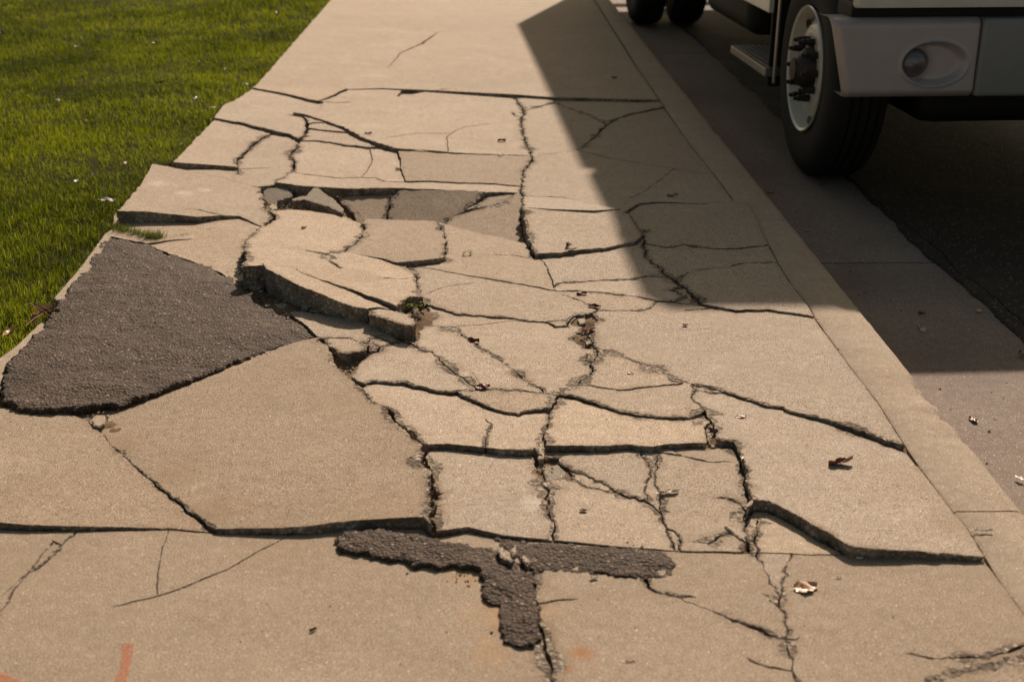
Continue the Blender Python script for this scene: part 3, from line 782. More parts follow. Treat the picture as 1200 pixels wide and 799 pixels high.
for k, f in enumerate(info):
    if f['hole']: continue
    pl = f['plane']; zf = (lambda pl: (lambda x, y: pl[0]+pl[1]*x+pl[2]*y))(pl)
    bp = boundary_pts(f['loop'], k)
    side = 1 if area2([p[0] for p in bp]) > 0 else -1
    outer = offset(bp, None, side)
    def ex(q, bp=bp, k=k):
        p, jag = bp[q][0], bp[q][3]
        w = max(bp[q][1], bp[q][2])
        spall = (max(0, n2(p.x, p.y, 11, 4)-.02)*.045+max(0, n2(p.x, p.y, 45, 6)-.1)*.020)*min(1, w/.003) if jag >= 4 else 0
        return .0012+.0004*jag*(1+n2(p.x, p.y, 60, k))+spall+(max(0, .0035+.006*n2(p.x, p.y, 38, k+9)) if jag >= 5 and w > .0015 else 0)
    inner = offset(bp, ex, side)
    name = 'sidewalk_slab' if f['area'] > 1000 else 'concrete_fragment'
    inner2 = offset(bp, lambda q: ex(q)+.022+.012*n2(bp[q][0].x, bp[q][0].y, 15, 3), side, 1.15)
    dirt = []
    for p, a_, b_, jag in bp:
        w = min(1, max(a_, b_)/.0022)
        dirt.append(w*((.35+1.1*max(0, n2(p.x, p.y, 7, 11)+.15)) if jag >= 3 else .35))
    o = solid(name, outer, inner, zf, .11, [M_CON, M_BRK, M_SPALL], inner2, dirt)
    tn = 1.0+random.uniform(-.08, .06); wm = random.uniform(-.02, .02); L_ = f['label'] or ''
    if 'big smooth' in L_ or 'left edge of the photo' in L_: tn, wm = .78, .026
    elif 'near slab' in L_ or 'near left corner' in L_ or 'bottom right' in L_: tn, wm = .82, .016
    elif 'raised corner slab with pale' in L_: tn, wm = .94, 0
    elif 'sunken' in L_ or 'splintered' in L_: tn, wm = .80, .02
    elif 'white-looking' in L_: tn = 1.10
    elif 'lip slab' in L_ or 'quiet' in L_ or 'diagonal slab' in L_: tn = 1.06
    o.color = (tn+wm, tn, tn-wm*1.5, 1)
    if f['label'] is None: f['label'] = 'small concrete fragment wedged between cracked slabs'
    if 'far unbroken' in f['label']: o.name = 'sidewalk'; tag(o, f['label'], kind='structure')
    else: tag(o, f['label'], 'concrete slab' if f['area'] > 1000 else 'concrete fragment', SLABG)
    SOLIDS.append(o)

def zero(x, y): return 0.0
def poly_solid(name, pxs, ctrl, thick, mats, jag=.002, b=.004, step=.008, **kw):
    pl = plane_of(ctrl); P = [at_plane(x, y, pl) for x, y in pxs]; P = [Vector((p.x, p.y)) for p in P]
    out = []
    for a, c in zip(P, P[1:]+P[:1]):
        n = max(1, int((c-a).length/step)); d = c-a; nn = Vector((-d.y, d.x)).normalized() if d.length else d
        for q in range(n):
            p = a+d*(q/n); out.append([p+nn*(n2(p.x, p.y, 60, 1)+.7*n2(p.x, p.y, 150, 2))*jag*(1 if q else .5), 0.0, 0.0, 0])
    side = 1 if area2([o[0] for o in out]) > 0 else -1
    outer = [o[0] for o in out]
    for o in out: o[1] = o[2] = 1e-9
    sh = [[o[0], .0, .0, 0] for o in out]
    for o in sh: o[1] = o[2] = b*(1+.7*n2(o[0].x, o[0].y, 40, 3))
    inner = offset(sh, None, side)
    return solid(name, outer, inner, (lambda x, y: pl[0]+pl[1]*x+pl[2]*y), thick, mats, **kw)

# walk carried on to the horizon, with its transverse joints
yf = at_z(568, -60, 0).y
XL, XR = at_z(452, -60, 0).x, at_z(655, -60, 0).x
y = yf+.004
while y < 90:
    y2 = y+(3.0 if y < 22 else 100)
    v = [(XL, y, 0), (XR-.004, y, 0), (XR-.004, y2-.01, 0), (XL, y2-.01, 0)]; v += [(a, b, -.1) for a, b, c in v]
    tag(mesh_obj('sidewalk', v, [(0,1,2,3), (4,7,6,5), (0,4,5,1), (1,5,6,2), (2,6,7,3), (3,7,4,0)], M_CON, origin=Vector((XL, y, -.1))), kind='structure')
    y = y2

# soil bed under the slabs, lower under the sunken strip, heaped in the pockets
BED = [(500, 245, -.068, .35), (430, 245, -.05, .2), (585, 250, -.05, .25), (335, 232, -.04, .13), (455, 390, -.025, .05), (405, 425, -.02, .05), (505, 610, -.03, .10), (600, 628, -.02, .10), (340, 340, -.01, .10), (488, 372, .030, .06), (480, 350, .02, .05), (692, 395, .014, .05), (695, 375, .012, .04),
       (335, 360, .018, .12), (350, 235, .0, .1), (405, 425, .012, .05), (640, 553, .012, .05), (835, 500, .012, .04), (300, 340, .015, .08)]
BEDW = [(at_z(a, b, 0), h, r) for a, b, h, r in BED]
def bedz(x, y):
    z = -.014+.009*n2(x, y, 9, 1)+.007*n2(x, y, 35, 2)+.003*n2(x, y, 90, 3)
    if x < -1.40: z -= .04
    if y > 8.6: z -= min(.1, (y-8.6)*.2)
    for p, h, r in BEDW:
        q = ((x-p.x)**2+(y-p.y)**2)/(r*r)
        if q < 6: z += h*math.exp(-q)
    return z
gx = np.linspace(-1.9, 1.06, 250); gy = np.concatenate([np.arange(1.6, 6.2, .012), np.arange(6.2, 20, .12)])
vs = [(x, y, bedz(x, y)) for y in gy for x in gx]; nx = len(gx)
fs = [(j*nx+i, j*nx+i+1, (j+1)*nx+i+1, (j+1)*nx+i) for j in range(len(gy)-1) for i in range(nx-1)]
tag(mesh_obj('soil', vs, fs, M_SOIL, smooth=True), kind='structure')
# ---------------------------------------------------------------- curb, gutter, road, far ground
XJ, XC = 1.067, 1.224
def strip(name, prof, y0, y1, dy, mat, wob=None, smooth=True):
    ny = max(2, int((y1-y0)/dy)+1); vs = []; fs = []; m = len(prof)
    for k in range(ny):
        y = y0+(y1-y0)*k/(ny-1)
        for q, (x, z) in enumerate(prof):
            dx, dz = wob(q, x, y, z) if wob else (0, 0)
            vs.append((x+dx, y, z+dz))
    for k in range(ny-1):
        for q in range(m-1): fs.append((k*m+q, k*m+q+1, (k+1)*m+q+1, (k+1)*m+q))
    fs.append(tuple(range(m))[::-1]); fs.append(tuple((ny-1)*m+q for q in range(m)))
    o = mesh_obj(name, vs, fs, mat, smooth=smooth, origin=Vector((prof[0][0], y0, prof[0][1])))
    if smooth: o.data.set_sharp_from_angle(angle=R(50))
    return tag(o, kind='structure')
CHIP = [(at_z(1060, 455, 0), .10, .018), (at_z(1088, 485, 0), .05, .012), (at_z(1110, 510, 0), .03, .008), (at_z(800, 150, 0), .12, .008)]
RW_ = sorted([at_z(a, b, 0) for a, b in RIGHT], key=lambda p: p.y)
def rxw(y): return float(np.interp(y, [p.y for p in RW_], [p.x for p in RW_]))
def cwob(q, x, y, z):
    if q == 11: return (0, 0)
    if q < 3: return (min(0, rxw(y)+.004-XJ)+n2(x, y, 30, 5)*.001, 0)
    w = n2(x, y, 14, q*0+2)*.0016+n2(x+q, y, 60, 3)*.0012
    c = 0
    for p, r, d in CHIP:
        e = (y-p.y)/r
        if abs(e) < 1: c = max(c, d*(1-e*e)*(.7+.6*n2(x+q*.3, y, 70, 8)))
    k = {3: .35, 4: .8, 5: 1, 6: 1, 7: .9, 8: .4, 9: .15}.get(q, 0)
    return (w-c*k, w*.5-c*k*.55)
cprof = [(XJ, -.16), (XJ, -.008), (XJ+.006, -.004), (XJ+.08, -.004), (XC-.030, -.004), (XC-.016, -.0065), (XC-.007, -.013), (XC-.001, -.024), (XC+.002, -.04), (XC+.006, -.09), (XC+.009, -.149), (XC+.009, -.20)]
ys = [-2.225, .06, 2.345, 4.63, 6.915, 9.2, 11.485, 13.77]
for a, b in zip(ys, ys[1:]): strip('curb', cprof, a+.0025, b-.0025, .015 if 1.5 < a < 9 else .05, M_CURB, cwob)
strip('curb', cprof, 13.773, 90, .5, M_CURB, cwob)
XG = 1.0676/.7035*XJ*(1.55/1.4)
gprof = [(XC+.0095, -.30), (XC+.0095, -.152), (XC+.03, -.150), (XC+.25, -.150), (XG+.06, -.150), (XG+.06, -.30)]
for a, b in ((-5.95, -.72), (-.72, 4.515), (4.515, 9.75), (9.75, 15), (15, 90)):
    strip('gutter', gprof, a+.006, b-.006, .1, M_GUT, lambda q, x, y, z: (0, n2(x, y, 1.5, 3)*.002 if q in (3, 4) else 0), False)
# asphalt, ragged along the gutter, split by one long thin crack
def eg(y): return XG+n2(0, y, 2.2, 1)*.022+n2(0, y, 9, 2)*.010+n2(0, y, 45, 3)*.005
crk = [at_z(*p, -.145) for p in ((992, 205), (1016, 226), (1046, 252), (1075, 274), (1109, 302), (1120, 318), (1142, 330), (1168, 352), (1199, 379), (1262, 440), (1420, 600))]
def ck(y):
    c = sorted(crk, key=lambda p: p.y)
    if y > c[-1].y: return None
    for a, b in zip(c, c[1:]):
        if a.y <= y <= b.y: return a.x+(b.x-a.x)*(y-a.y)/(b.y-a.y)+n2(1, y, 25, 4)*.012
    return c[0].x
yy = list(np.arange(-3, 14, .02))+list(np.arange(14, 91, .5))
vs = []; fs = []
for y in yy:
    c = ck(y) if y > .8 else ck(.8)
    if y < .8: c = ck(.9) or XG+.5
    c0 = c if c else XG+.55+n2(1, y, 25, 4)*.01
    g = .0035 if (c and y < crk[0].y-.05) else 0.0
    vs += [(eg(y), y, -.16), (eg(y)+.002, y, -.146), (eg(y)+.012, y, -.1415), (c0-g, y, -.1415), (c0-g*.6, y, -.148), (c0-g*.3, y, -.175), (c0+g*.3, y, -.175), (c0+g*.6, y, -.148), (c0+g, y, -.1415), (XG+6, y, -.10), (XG+11, y, -.14)]
m = 11
for k in range(len(yy)-1):
    for q in range(m-1): fs.append((k*m+q, k*m+q+1, (k+1)*m+q+1, (k+1)*m+q))
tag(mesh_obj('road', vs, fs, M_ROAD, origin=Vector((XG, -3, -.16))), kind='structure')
v = [(-140, -60, -.32), (160, -60, -.32), (160, 240, -.32), (-140, 240, -.32)]
tag(mesh_obj('ground', v, [(0, 1, 2, 3)], M_SOIL), kind='structure')

# ---------------------------------------------------------------- lawn
edgeL = [at_z(x, y, 0) for x, y in LEFT]+[at_z(*p, 0) for p in ((119, 279), (92, 313), (60, 350), (40, 380), (17, 404), (-8, 424), (-74, 487), (-204, 640), (-424, 880))]
ey = np.array([p.y for p in edgeL]); ex_ = np.array([p.x for p in edgeL]); o_ = np.argsort(ey); ey = ey[o_]; ex_ = ex_[o_]
def lawn_x(y): return np.interp(y, ey, ex_)
def lz(x, y): return -.022+.020*n2(x, y, .9, 1)+.010*n2(x, y, 4, 2)
vs = []; fs = []; NX = 60
yy = list(np.arange(.5, 14, .08))+list(np.arange(14, 92, 1.5))
for y in yy:
    x1 = float(lawn_x(y))-.004
    for q in range(NX):
        t = (q/(NX-1))**2.2; x = x1-t*45; z = lz(x, y)
        if q == 0: z -= .03
        vs.append((x, y, z))
for k in range(len(yy)-1):
    for q in range(NX-1): fs.append((k*NX+q+1, k*NX+q, (k+1)*NX+q, (k+1)*NX+q+1))
tag(mesh_obj('lawn_ground', vs, fs, M_TURF, smooth=True), kind='structure')

def blades(name, X, Y, Z, H, Wd, tone, mat, lean=.5, rng=None):
    n = len(X); a = rng.random(n)*2*np.pi; tw = rng.random(n)*2*np.pi
    l = (rng.random(n)**1.2)*lean+.08
    dx, dy = np.cos(a)*l*H, np.sin(a)*l*H
    wx, wy = np.cos(tw)*Wd*.5, np.sin(tw)*Wd*.5
    co = np.zeros((n, 5, 3), np.float32)
    co[:, 0] = np.stack([X-wx, Y-wy, Z], 1); co[:, 1] = np.stack([X+wx, Y+wy, Z], 1)
    co[:, 2] = np.stack([X+dx*.35-wx*.8, Y+dy*.35-wy*.8, Z+H*.6], 1); co[:, 3] = np.stack([X+dx*.35+wx*.8, Y+dy*.35+wy*.8, Z+H*.6], 1)
    co[:, 4] = np.stack([X+dx, Y+dy, Z+H*(1-l*.25)], 1)
    me = bpy.data.meshes.new(name)
    me.vertices.add(n*5); me.vertices.foreach_set('co', co.ravel())
    b = (np.arange(n)*5)[:, None]
    li = np.concatenate([b+np.array([0, 1, 3, 2]), b+np.array([2, 3, 4])], 1).ravel().astype(np.int32)
    me.loops.add(len(li)); me.loops.foreach_set('vertex_index', li)
    ls = (np.arange(n)*7)[:, None]+np.array([0, 4]); me.polygons.add(n*2); me.polygons.foreach_set('loop_start', ls.ravel().astype(np.int32))
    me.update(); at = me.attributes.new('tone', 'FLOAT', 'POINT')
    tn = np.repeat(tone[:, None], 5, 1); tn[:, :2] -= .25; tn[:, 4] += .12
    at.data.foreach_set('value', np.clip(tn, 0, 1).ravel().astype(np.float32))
    me.materials.append(mat); me.validate(); me.update()
    o = bpy.data.objects.new(name, me); COL.objects.link(o); return o
rng = np.random.default_rng(5)
def vnoise(x, y, s, seed):
    r = np.random.default_rng(seed).random((256, 256)); u = x*s+500; v = y*s+500
    i = np.floor(u).astype(int); j = np.floor(v).astype(int); f = u-i; g = v-j; f = f*f*(3-2*f); g = g*g*(3-2*g)
    R_ = lambda a, b: r[a % 256, b % 256]
    return (R_(i, j)*(1-f)+R_(i+1, j)*f)*(1-g)+(R_(i, j+1)*(1-f)+R_(i+1, j+1)*f)*g
GX, GY, GS = [], [], []
for y0, y1, dens, s in ((2.6, 4.2, 17000, 1.0), (4.2, 6.5, 11000, 1.15), (6.5, 9.5, 6500, 1.4), (9.5, 15, 3200, 1.9), (15, 30, 500, 3.2)):
    wd = (y1*.42+1.2) if y1 < 16 else 10
    n = int(dens*wd*(y1-y0)); y = rng.uniform(y0, y1, n); x = lawn_x(y)+.018-(rng.random(n))*wd
    GX.append(x); GY.append(y); GS.append(np.full(n, s))
GX = np.concatenate(GX); GY = np.concatenate(GY); GS = np.concatenate(GS)
cl = vnoise(GX, GY, 6, 1)*.5+vnoise(GX, GY, 22, 2)*.5
keep = rng.random(len(GX)) < .30+.9*cl
keep &= ~((GX > lawn_x(GY)-.01) & (vnoise(GX, GY, 9, 9) < .55))
GX, GY, GS, cl = GX[keep], GY[keep], GS[keep], cl[keep]
patchy = vnoise(GX, GY, 1.3, 3); 
H = (.014+.030*rng.random(len(GX))**1.4)*(.65+.7*cl)*(.85+.5*patchy)*np.where(GS > 1.8, 1.2, 1)
gl = np.exp(-((GX-at_z(235,112).x)**2/.5+(GY-at_z(235,112).y)**2/.9)); tone = np.clip(.14+.22*gl*(.4+rng.random(len(GX)))+.55*rng.random(len(GX))**1.5*(.55+.9*patchy)+.22*(vnoise(GX, GY, 3.1, 4)-.5), 0, .8)  # backlit bright patch of lawn is put into the blade tone
dry = rng.random(len(GX)) < .03; tone[dry] = .9+.1*rng.random(dry.sum())
# distances from the lawn edge lift the sod slightly above the walk in places
Zg = -.024+.020*(vnoise(GX, GY, .9, 6)-.5)*2*.5
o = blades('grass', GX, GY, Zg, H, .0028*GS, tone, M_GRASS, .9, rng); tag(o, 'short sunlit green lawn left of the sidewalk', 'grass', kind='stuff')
print('blades', len(GX))

# ---------------------------------------------------------------- edging strip left of the patch
poly_solid('concrete_edging', [(124,272),(131,276),(104,318),(84,350),(66,352),(63,349),(95,312)], [(100,310,.008)], .10, [M_CURB, M_BRK], levels=(.02, .05))
tag(bpy.data.objects['concrete_edging'], 'long thin strip of old concrete between lawn and tarmac patch', 'concrete edging', 'old edging strips')
e2 = poly_solid('concrete_edging', [(48,377),(56,382),(38,402),(12,424),(8,440),(3,454),(-12,470),(-40,486),(-46,470),(-4,422),(20,404)], [(30,400,.006)], .10, [M_CURB, M_BRK], levels=(.02, .05))
tag(e2, 'short worn strip of old concrete at the left edge of the photo', 'concrete edging', 'old edging strips')

# ---------------------------------------------------------------- tarmac patch and tongues
def tar(name, pxs, ctrl, thick, bump, lab, b=.012, cells=.016):
    pl = plane_of(ctrl)
    P0 = [at_plane(x, y, pl) for x, y in pxs]
    def rel(x, y):
        # mound: rise from the rim
        d = min(((x-p.x)**2+(y-p.y)**2) for p in P0)**.5
        return bump*min(1, d/.12)+.0045*n2(x, y, 14, 1)+.0042*n2(x, y, 48, 2)+.0026*n2(x, y, 120, 3)
    o = poly_solid(name, pxs, ctrl, thick, [M_TAR, M_TAR], jag=.010, b=b, step=.007, grid=cells, relief=rel, drop=b*.8, levels=(.008, .02))
    o.data.polygons.foreach_set('use_smooth', [True]*len(o.data.polygons)); o.data.set_sharp_from_angle(angle=R(70))
    return tag(o, lab, 'tarmac patch', 'tarmac repairs')
tar('tarmac_patch', [(124,277),(145,277),(167,284),(197,297),(227,307),(261,320),(288,335),(311,357),(338,370),(352,378),(363,387),(374,395),(351,402),(301,417),(234,442),(181,460),(144,472),(117,475),(74,480),(40,481),(20,478),(3,468),(0,455),(7,427),(28,405),(50,385),(60,365),(73,350),(86,330),(100,316),(112,296)],
    [(145,279,.000),(370,393,-.004),(74,478,.011)], .09, .012, 'large dark triangular tarmac patch beside the lawn', .006)
tar('tarmac_patch', [(x0/3.636+350, y0/3.636+580) for x0, y0 in [(160,180),(190,152),(300,142),(420,152),(520,167),(640,202),(760,217),(850,227),(900,262),(960,292),(1000,340),(1003,400),(1020,500),(1028,600),(1010,632),(940,630),(870,612),(858,520),(864,470),(782,432),(790,370),(765,312),(680,305),(500,298),(440,270),(330,255),(240,242),(176,236)]],
    [(600,720,.010)], .05, .004, 'thick bent tongue of dark tarmac laid over the near slab', .005, .010)
tar('tarmac_patch', [(x0/3.636+600, y0/3.636+580) for x0, y0 in [(-90,150),(20,186),(150,200),(300,210),(520,218),(640,235),(686,265),(697,300),(690,335),(640,352),(500,345),(380,338),(240,325),(100,328),(60,300),(0,250),(-60,215)]],
    [(700,655,.003)], .04, .002, 'thin straight strip of dark tarmac along the near joint', .006, .010)

# ---------------------------------------------------------------- loose pieces of concrete
def chunk(zf_, pts, ctrl, thick, lab, mats=None, name='concrete_chunk', jag=.003, b=.004):
    o = poly_solid(name, zp(zf_, pts), ctrl, thick, mats or [M_CON, M_BRK], jag=jag, b=b, levels=(.006, .015, .03), rough=.004)
    return tag(o, lab, 'concrete chunk', 'loose chunks of concrete')
chunk(5, [(752,178),(768,160),(850,158),(890,178),(888,200),(820,222),(815,240),(780,240),(757,215)], [(310,222,.000),(320,238,-.030),(340,225,-.004)], .05, 'grey green stone in the left end of the rubble hollow', [M_OLD, M_BRK])
chunk(5, [(885,212),(925,200),(955,196),(985,160),(1010,158),(1040,185),(1080,210),(1128,258),(1125,280),(1060,250),(1000,232),(940,215),(890,222)], [(370,222,.018),(345,236,.002),(400,245,.004)], .04, 'pointed triangular stone standing up in the rubble hollow', [M_OLD, M_BRK])
chunk(5, [(788,232),(815,240),(820,258),(795,262),(778,248)], [(320,242,-.01)], .03, 'small rounded stone wedged below the grey green stone')
chunk(5, [(590,575),(620,550),(645,530),(700,545),(735,570),(722,586),(650,596),(610,592)], [(290,320,.012),(300,314,.018),(285,325,.012)], .035, 'pale loose piece at the tip of the tarmac patch, beside the lip')
chunk(5, [(672,612),(690,592),(750,598),(760,614),(735,628),(690,626)], [(300,332,.010)], .035, 'grey loose piece in front of the pale one, under the lip')
chunk(5, [(800,704),(850,698),(890,716),(870,724),(815,722)], [(330,358,.004)], .015, 'flat flake lying in the dirt at the foot of the lip')
chunk(5, [(928,704),(950,696),(968,706),(960,724),(935,724)], [(356,358,.012)], .03, 'round pebble against the raised lip')
chunk(5, [(970,735),(1000,728),(1020,738),(1000,744)], [(369,365,.008)], .02, 'tiny pale pebble right of the round one')
chunk(5, [(758,702),(785,704),(780,712),(762,711)], [(312,358,.008)], .012, 'white chip at the edge of the tarmac patch')
chunk(9, [(320,690),(335,676),(368,678),(372,700),(350,718),(325,712)], [(115,492,.004)], .03, 'loose chunk below the tarmac patch between two big slabs')
chunk(12, [(845,222),(870,218),(890,252),(920,275),(905,284),(860,262)], [(592,645,.022)], .015, 'pale flake on the left of the tarmac junction', jag=.001)
chunk(12, [(900,232),(925,213),(932,240),(912,262)], [(602,645,.026)], .015, 'upright pale flake on the tarmac junction', jag=.001)
chunk(12, [(940,262),(962,252),(992,282),(975,300)], [(615,655,.022)], .015, 'pale flake on the right of the tarmac junction', jag=.001)
chunk(11, [(140,590),(210,575),(255,600),(262,630),(200,655),(160,650)], [(640,545,.002),(665,560,-.01),(645,560,.0)], .04, 'jagged grey lump in the gap below the long block', [M_OLD, M_BRK])
chunk(11, [(110,500),(140,478),(155,500),(150,545),(125,550)], [(633,528,.012)], .04, 'rounded lump in the crack left of the long block')
chunk(7, [(905,452),(940,448),(945,470),(915,478)], [(680,376,.0)], .03, 'pebble at the head of the rubble gap')
chunk(7, [(930,540),(975,535),(985,560),(950,572)], [(690,398,-.002)], .03, 'rock in the middle of the rubble gap')
chunk(6, [(428,158),(465,155),(470,178),(440,184),(425,172)], [(382,302,.040)], .03, 'little cube of concrete sunk in the upper chipped hole')
chunk(13, [(905,130),(930,125),(1000,165),(995,195),(940,160)], [(862,618,.006)], .03, 'sliver of concrete standing in the cracks near the near joint')
chunk(10, [(1120,478),(1142,472),(1150,500),(1140,530),(1118,520)], [(633,525,.016)], .03, 'broken corner piece left of the long block')

# crumbs and grit: in the wide cracks and scattered on the slabs
bm = bmesh.new()
def crumb(x, y, z, s):
    r = random.random; c = []
    for sx, sy, sz in ((1,0,0),(-1,0,0),(0,1,0),(0,-1,0),(0,0,1),(0,0,-1),(.7,.7,.5),(-.7,.6,-.4)):
        c.append(bm.verts.new((x+s*(sx*(.6+.5*r())+.2*(r()-.5)), y+s*(sy*(.6+.5*r())+.2*(r()-.5)), z+s*.7*(sz*(.6+.4*r())))))
    try: bmesh.ops.convex_hull(bm, input=c)
    except Exception: pass
ncr = 0
for (i, j), pts in DENSE.items():
    for p, h, jag in pts:
        if h > .0030 and p.y < 7 and jag >= 3:
            k = 2 if h > .005 else 1
            for _ in range(k):
                if random.random() < .75:
                    s = random.uniform(.0015, min(.008, .0016+h*1.0)); crumb(p.x+random.uniform(-1, 1)*h*.8, p.y+random.uniform(-1, 1)*h*.8, random.uniform(-.022, -.003), s); ncr += 1
for cx, cy, n, r, z in ((335,355,60,.10,-.01),(350,365,40,.07,.0),(488,372,30,.035,.0),(692,392,40,.05,-.008),(406,424,40,.035,-.03),(640,552,20,.03,-.01),(835,500,30,.035,-.012),(110,490,25,.05,-.01),
                     (345,230,140,.14,-.045),(420,222,40,.08,-.04),(508,575,25,.03,-.02),(880,590,25,.03,-.015),(300,345,30,.07,-.005)):
    p = at_z(cx, cy, 0)
    for _ in range(n):
        a = random.random()*6.28; d = r*random.random()**.6; x, y = p.x+math.cos(a)*d*.7, p.y+math.sin(a)*d*1.3
        crumb(x, y, max(z, bedz(x, y))+.004*random.random(), random.uniform(.002, .009)); ncr += 1
for v_ in range(260):
    px, py = random.uniform(150, 1150), random.uniform(260, 790); p = at_z(px, py, 0)
    hit = next((f for f in info if inside((px, py), f['loop'])), None)
    if hit is None or hit['hole']: continue
    q = at_plane(px, py, hit['plane']); crumb(q.x, q.y, q.z+.001, random.uniform(.0008, .0024)); ncr += 1
TARE = []                                  # tarmac crumbs shed around the rims of the repairs
for o in bpy.data.objects:
    if o.name.startswith('tarmac_patch'):
        for v in o.data.vertices:
            if abs(v.co.z-max(0, v.co.z)) < 1 and random.random() < (.02 if v.co.z > .03 else 0): TARE.append(o.location+v.co)
for v_ in range(220):
    x = XC+.02+random.random()**1.6*.45; y = random.uniform(2.4, 9); crumb(x, y, -.148, random.uniform(.0015, .006)*(.6+.6*random.random()))
for (i, j), pts in DENSE.items():            # loose grains kicked out beside the wider cracks
    for p, h, jag in pts:
        if h > .0022 and p.y < 6 and jag >= 3 and random.random() < .35:
            a = random.random()*6.28; d = h+random.random()**2*.03; x, y = p.x+math.cos(a)*d, p.y+math.sin(a)*d
            z = None
            for k in set(inc.get(i, ())) & set(inc.get(j, ())):
                if not info[k]['hole']: pl = info[k]['plane']; zz_ = pl[0]+pl[1]*x+pl[2]*y; z = zz_ if z is None else max(z, zz_)
            if z is not None: crumb(x, y, z, random.uniform(.0007, .0026))
tag(bm_obj('gravel', bm, M_BRK), 'grit and crumbs of concrete in the cracks and along the gutter', 'grit', kind='stuff')

bm = bmesh.new()
for p in TARE:
    for _ in range(2):
        crumb(p.x+random.gauss(0, .010), p.y+random.gauss(0, .012), max(.001, p.z-.008), random.uniform(.0015, .005))
for _ in range(30):
    q = at_z(random.gauss(538, 12), random.gauss(676, 6), .001); crumb(q.x, q.y, .001, random.uniform(.001, .003))
tag(bm_obj('tarmac_crumbs', bm, M_TAR), 'loose tarmac grains shed round the rims of the dark repairs', 'grit', kind='stuff')

# ---------------------------------------------------------------- leaves
def leaf(px, py, z, L, mat, rz, lab, curl=.35, name='dead_leaf', tilt=0.0, wd=.45, surf=None):
    if surf is not None: p = at_plane(px, py, surf)
    else: p = at_z(px, py, z)
    rr = random.Random(int(px*7+py)); L = L*.82; nu, nv = 15, 7; vs = []; fs = []
    ca, cb = curl*rr.uniform(.7, 1.3), curl*rr.uniform(-.5, .9)
    for i in range(nu):
        u = i/(nu-1); w = wd*L*.5*(math.sin(math.pi*(u**.8*.96+.02))**.8)*(1+.16*math.sin(u*19+px)+.10*math.sin(u*41+py))
        for j in range(nv):
            t = (j/(nv-1)-.5)*2
            x = (u-.5)*L; yv = t*w
            zz = L*(ca*abs(t+.25*math.sin(px))**1.5*.30 + cb*(u-.5)**2*.8)+L*.045*math.sin(u*9+t*4+px)+.001
            vs.append((x, yv*(1-.25*ca*abs(t)), zz))
    for i in range(nu-1):
        for j in range(nv-1):
            a = i*nv+j; fs.append((a, a+1, a+nv+1, a+nv))
    n = len(vs)                              # the stalk
    vs += [(-L*.5, -.0006, L*.02), (-L*.5, .0006, L*.02), (-L*.72, .0008, L*(.03+.1*ca)), (-L*.72, -.0004, L*(.03+.1*ca))]; fs.append((n, n+1, n+2, n+3))
    mn = min(v[2] for v in vs); vs = [(a, b, c-mn+.0006) for a, b, c in vs]
    o = mesh_obj(name, vs, fs, mat, smooth=True)
    o.location = (p.x, p.y, p.z); o.rotation_euler = (tilt, rr.uniform(-.1, .1), rz)
    return tag(o, lab, 'leaf', 'dead leaves')
def pl_at(px, py):
    h = min((f for f in info if inside((px, py), f['loop'])), key=lambda f: f['area'], default=None)
    return None if (h is None or h['hole']) else h['plane']
def lf(px, py, L, mat, rz, lab, z=0, curl=.35, tilt=0.0, wd=.45): return leaf(px, py, z, L, mat, rz, lab, curl, 'dead_leaf', tilt, wd, pl_at(px, py))
lf(944, 690, .062, M_LTAN, .15, 'pale tan leaf with curled tips on the near curb-side slab', curl=.35, wd=.75)
lf(985, 544, .080, M_LBRN, .25, 'dark curled leaf on the large slab with the raised near edge', curl=.45, wd=.42)
lf(784, 578, .058, M_LPAL, .2, 'bleached leaf on the slab near the twin cracks', curl=.35, wd=.35)
lf(870, 537, .034, M_LPAL, 1.2, 'white scrap of leaf in the crack left of the dark curled leaf', curl=.7)
lf(566, 455, .050, M_LRED, .1, 'dark red leaf lying in the crack above the flat triangle', z=-.002, curl=.3, wd=.7)
lf(470, 386, .080, M_LRED, .5, 'blood red leaf in the dark hole at the right end of the lip', z=-.02, curl=.4, wd=.8, tilt=.3)
lf(462, 392, .055, M_LRED, 2.2, 'second dark red leaf deeper in the hole under the lip', z=-.03, curl=.3, wd=.8)
lf(555, 401, .045, M_LRED, -.3, 'red leaf in the crack between the diagonal slab and the centre slab', z=-.002, curl=.5)
lf(663, 289, .060, M_LBRN, 1.3, 'brown leaf standing on edge at the foot of the hump', z=.010, curl=.6, tilt=1.2, wd=.6)
lf(671, 293, .040, M_LPAL, .1, 'white leaf scrap beside the standing brown leaf', curl=.5)
lf(682, 345, .045, M_LRED, .1, 'red leaf on the middle strip before the shadow', curl=.5)
lf(697, 360, .050, M_LRED, -.3, 'red leaf at the tail of the bright strip', curl=.5)
lf(690, 388, .055, M_LTAN, .2, 'orange and white leaf in the rubble gap', z=.0, curl=.5)
lf(432, 157, .050, M_LBRN, -.3, 'brown leaf on the lifted edge of the big far slab', curl=.4)
lf(469, 199, .055, M_LBRN, .2, 'blackish leaf on the small upright crack', curl=.4)
lf(588, 166, .050, M_LBRN, .1, 'dark leaf above the long curving crack', curl=.6)
lf(586, 183, .040, M_LPAL, .1, 'pale leaf below the long curving crack', curl=.5)
lf(356, 268, .026, M_LBRN, .6, 'dark crumpled scrap on the tilted slab', curl=.7, wd=.8)
lf(684, 599, .022, M_LBRN, 0, 'small dark scrap on the slab behind the thin tarmac strip', curl=.5, wd=.7)
lf(868, 489, .040, M_LTAN, .1, 'flat tan leaf beside the long diagonal crack', curl=.08)
lf(739, 438, .024, M_LTAN, .1, 'tiny orange scrap on the pointed slab', curl=.1)
lf(367, 739, .020, M_LRED, .6, 'tiny red scrap on the very large near slab', curl=.6, wd=.5)
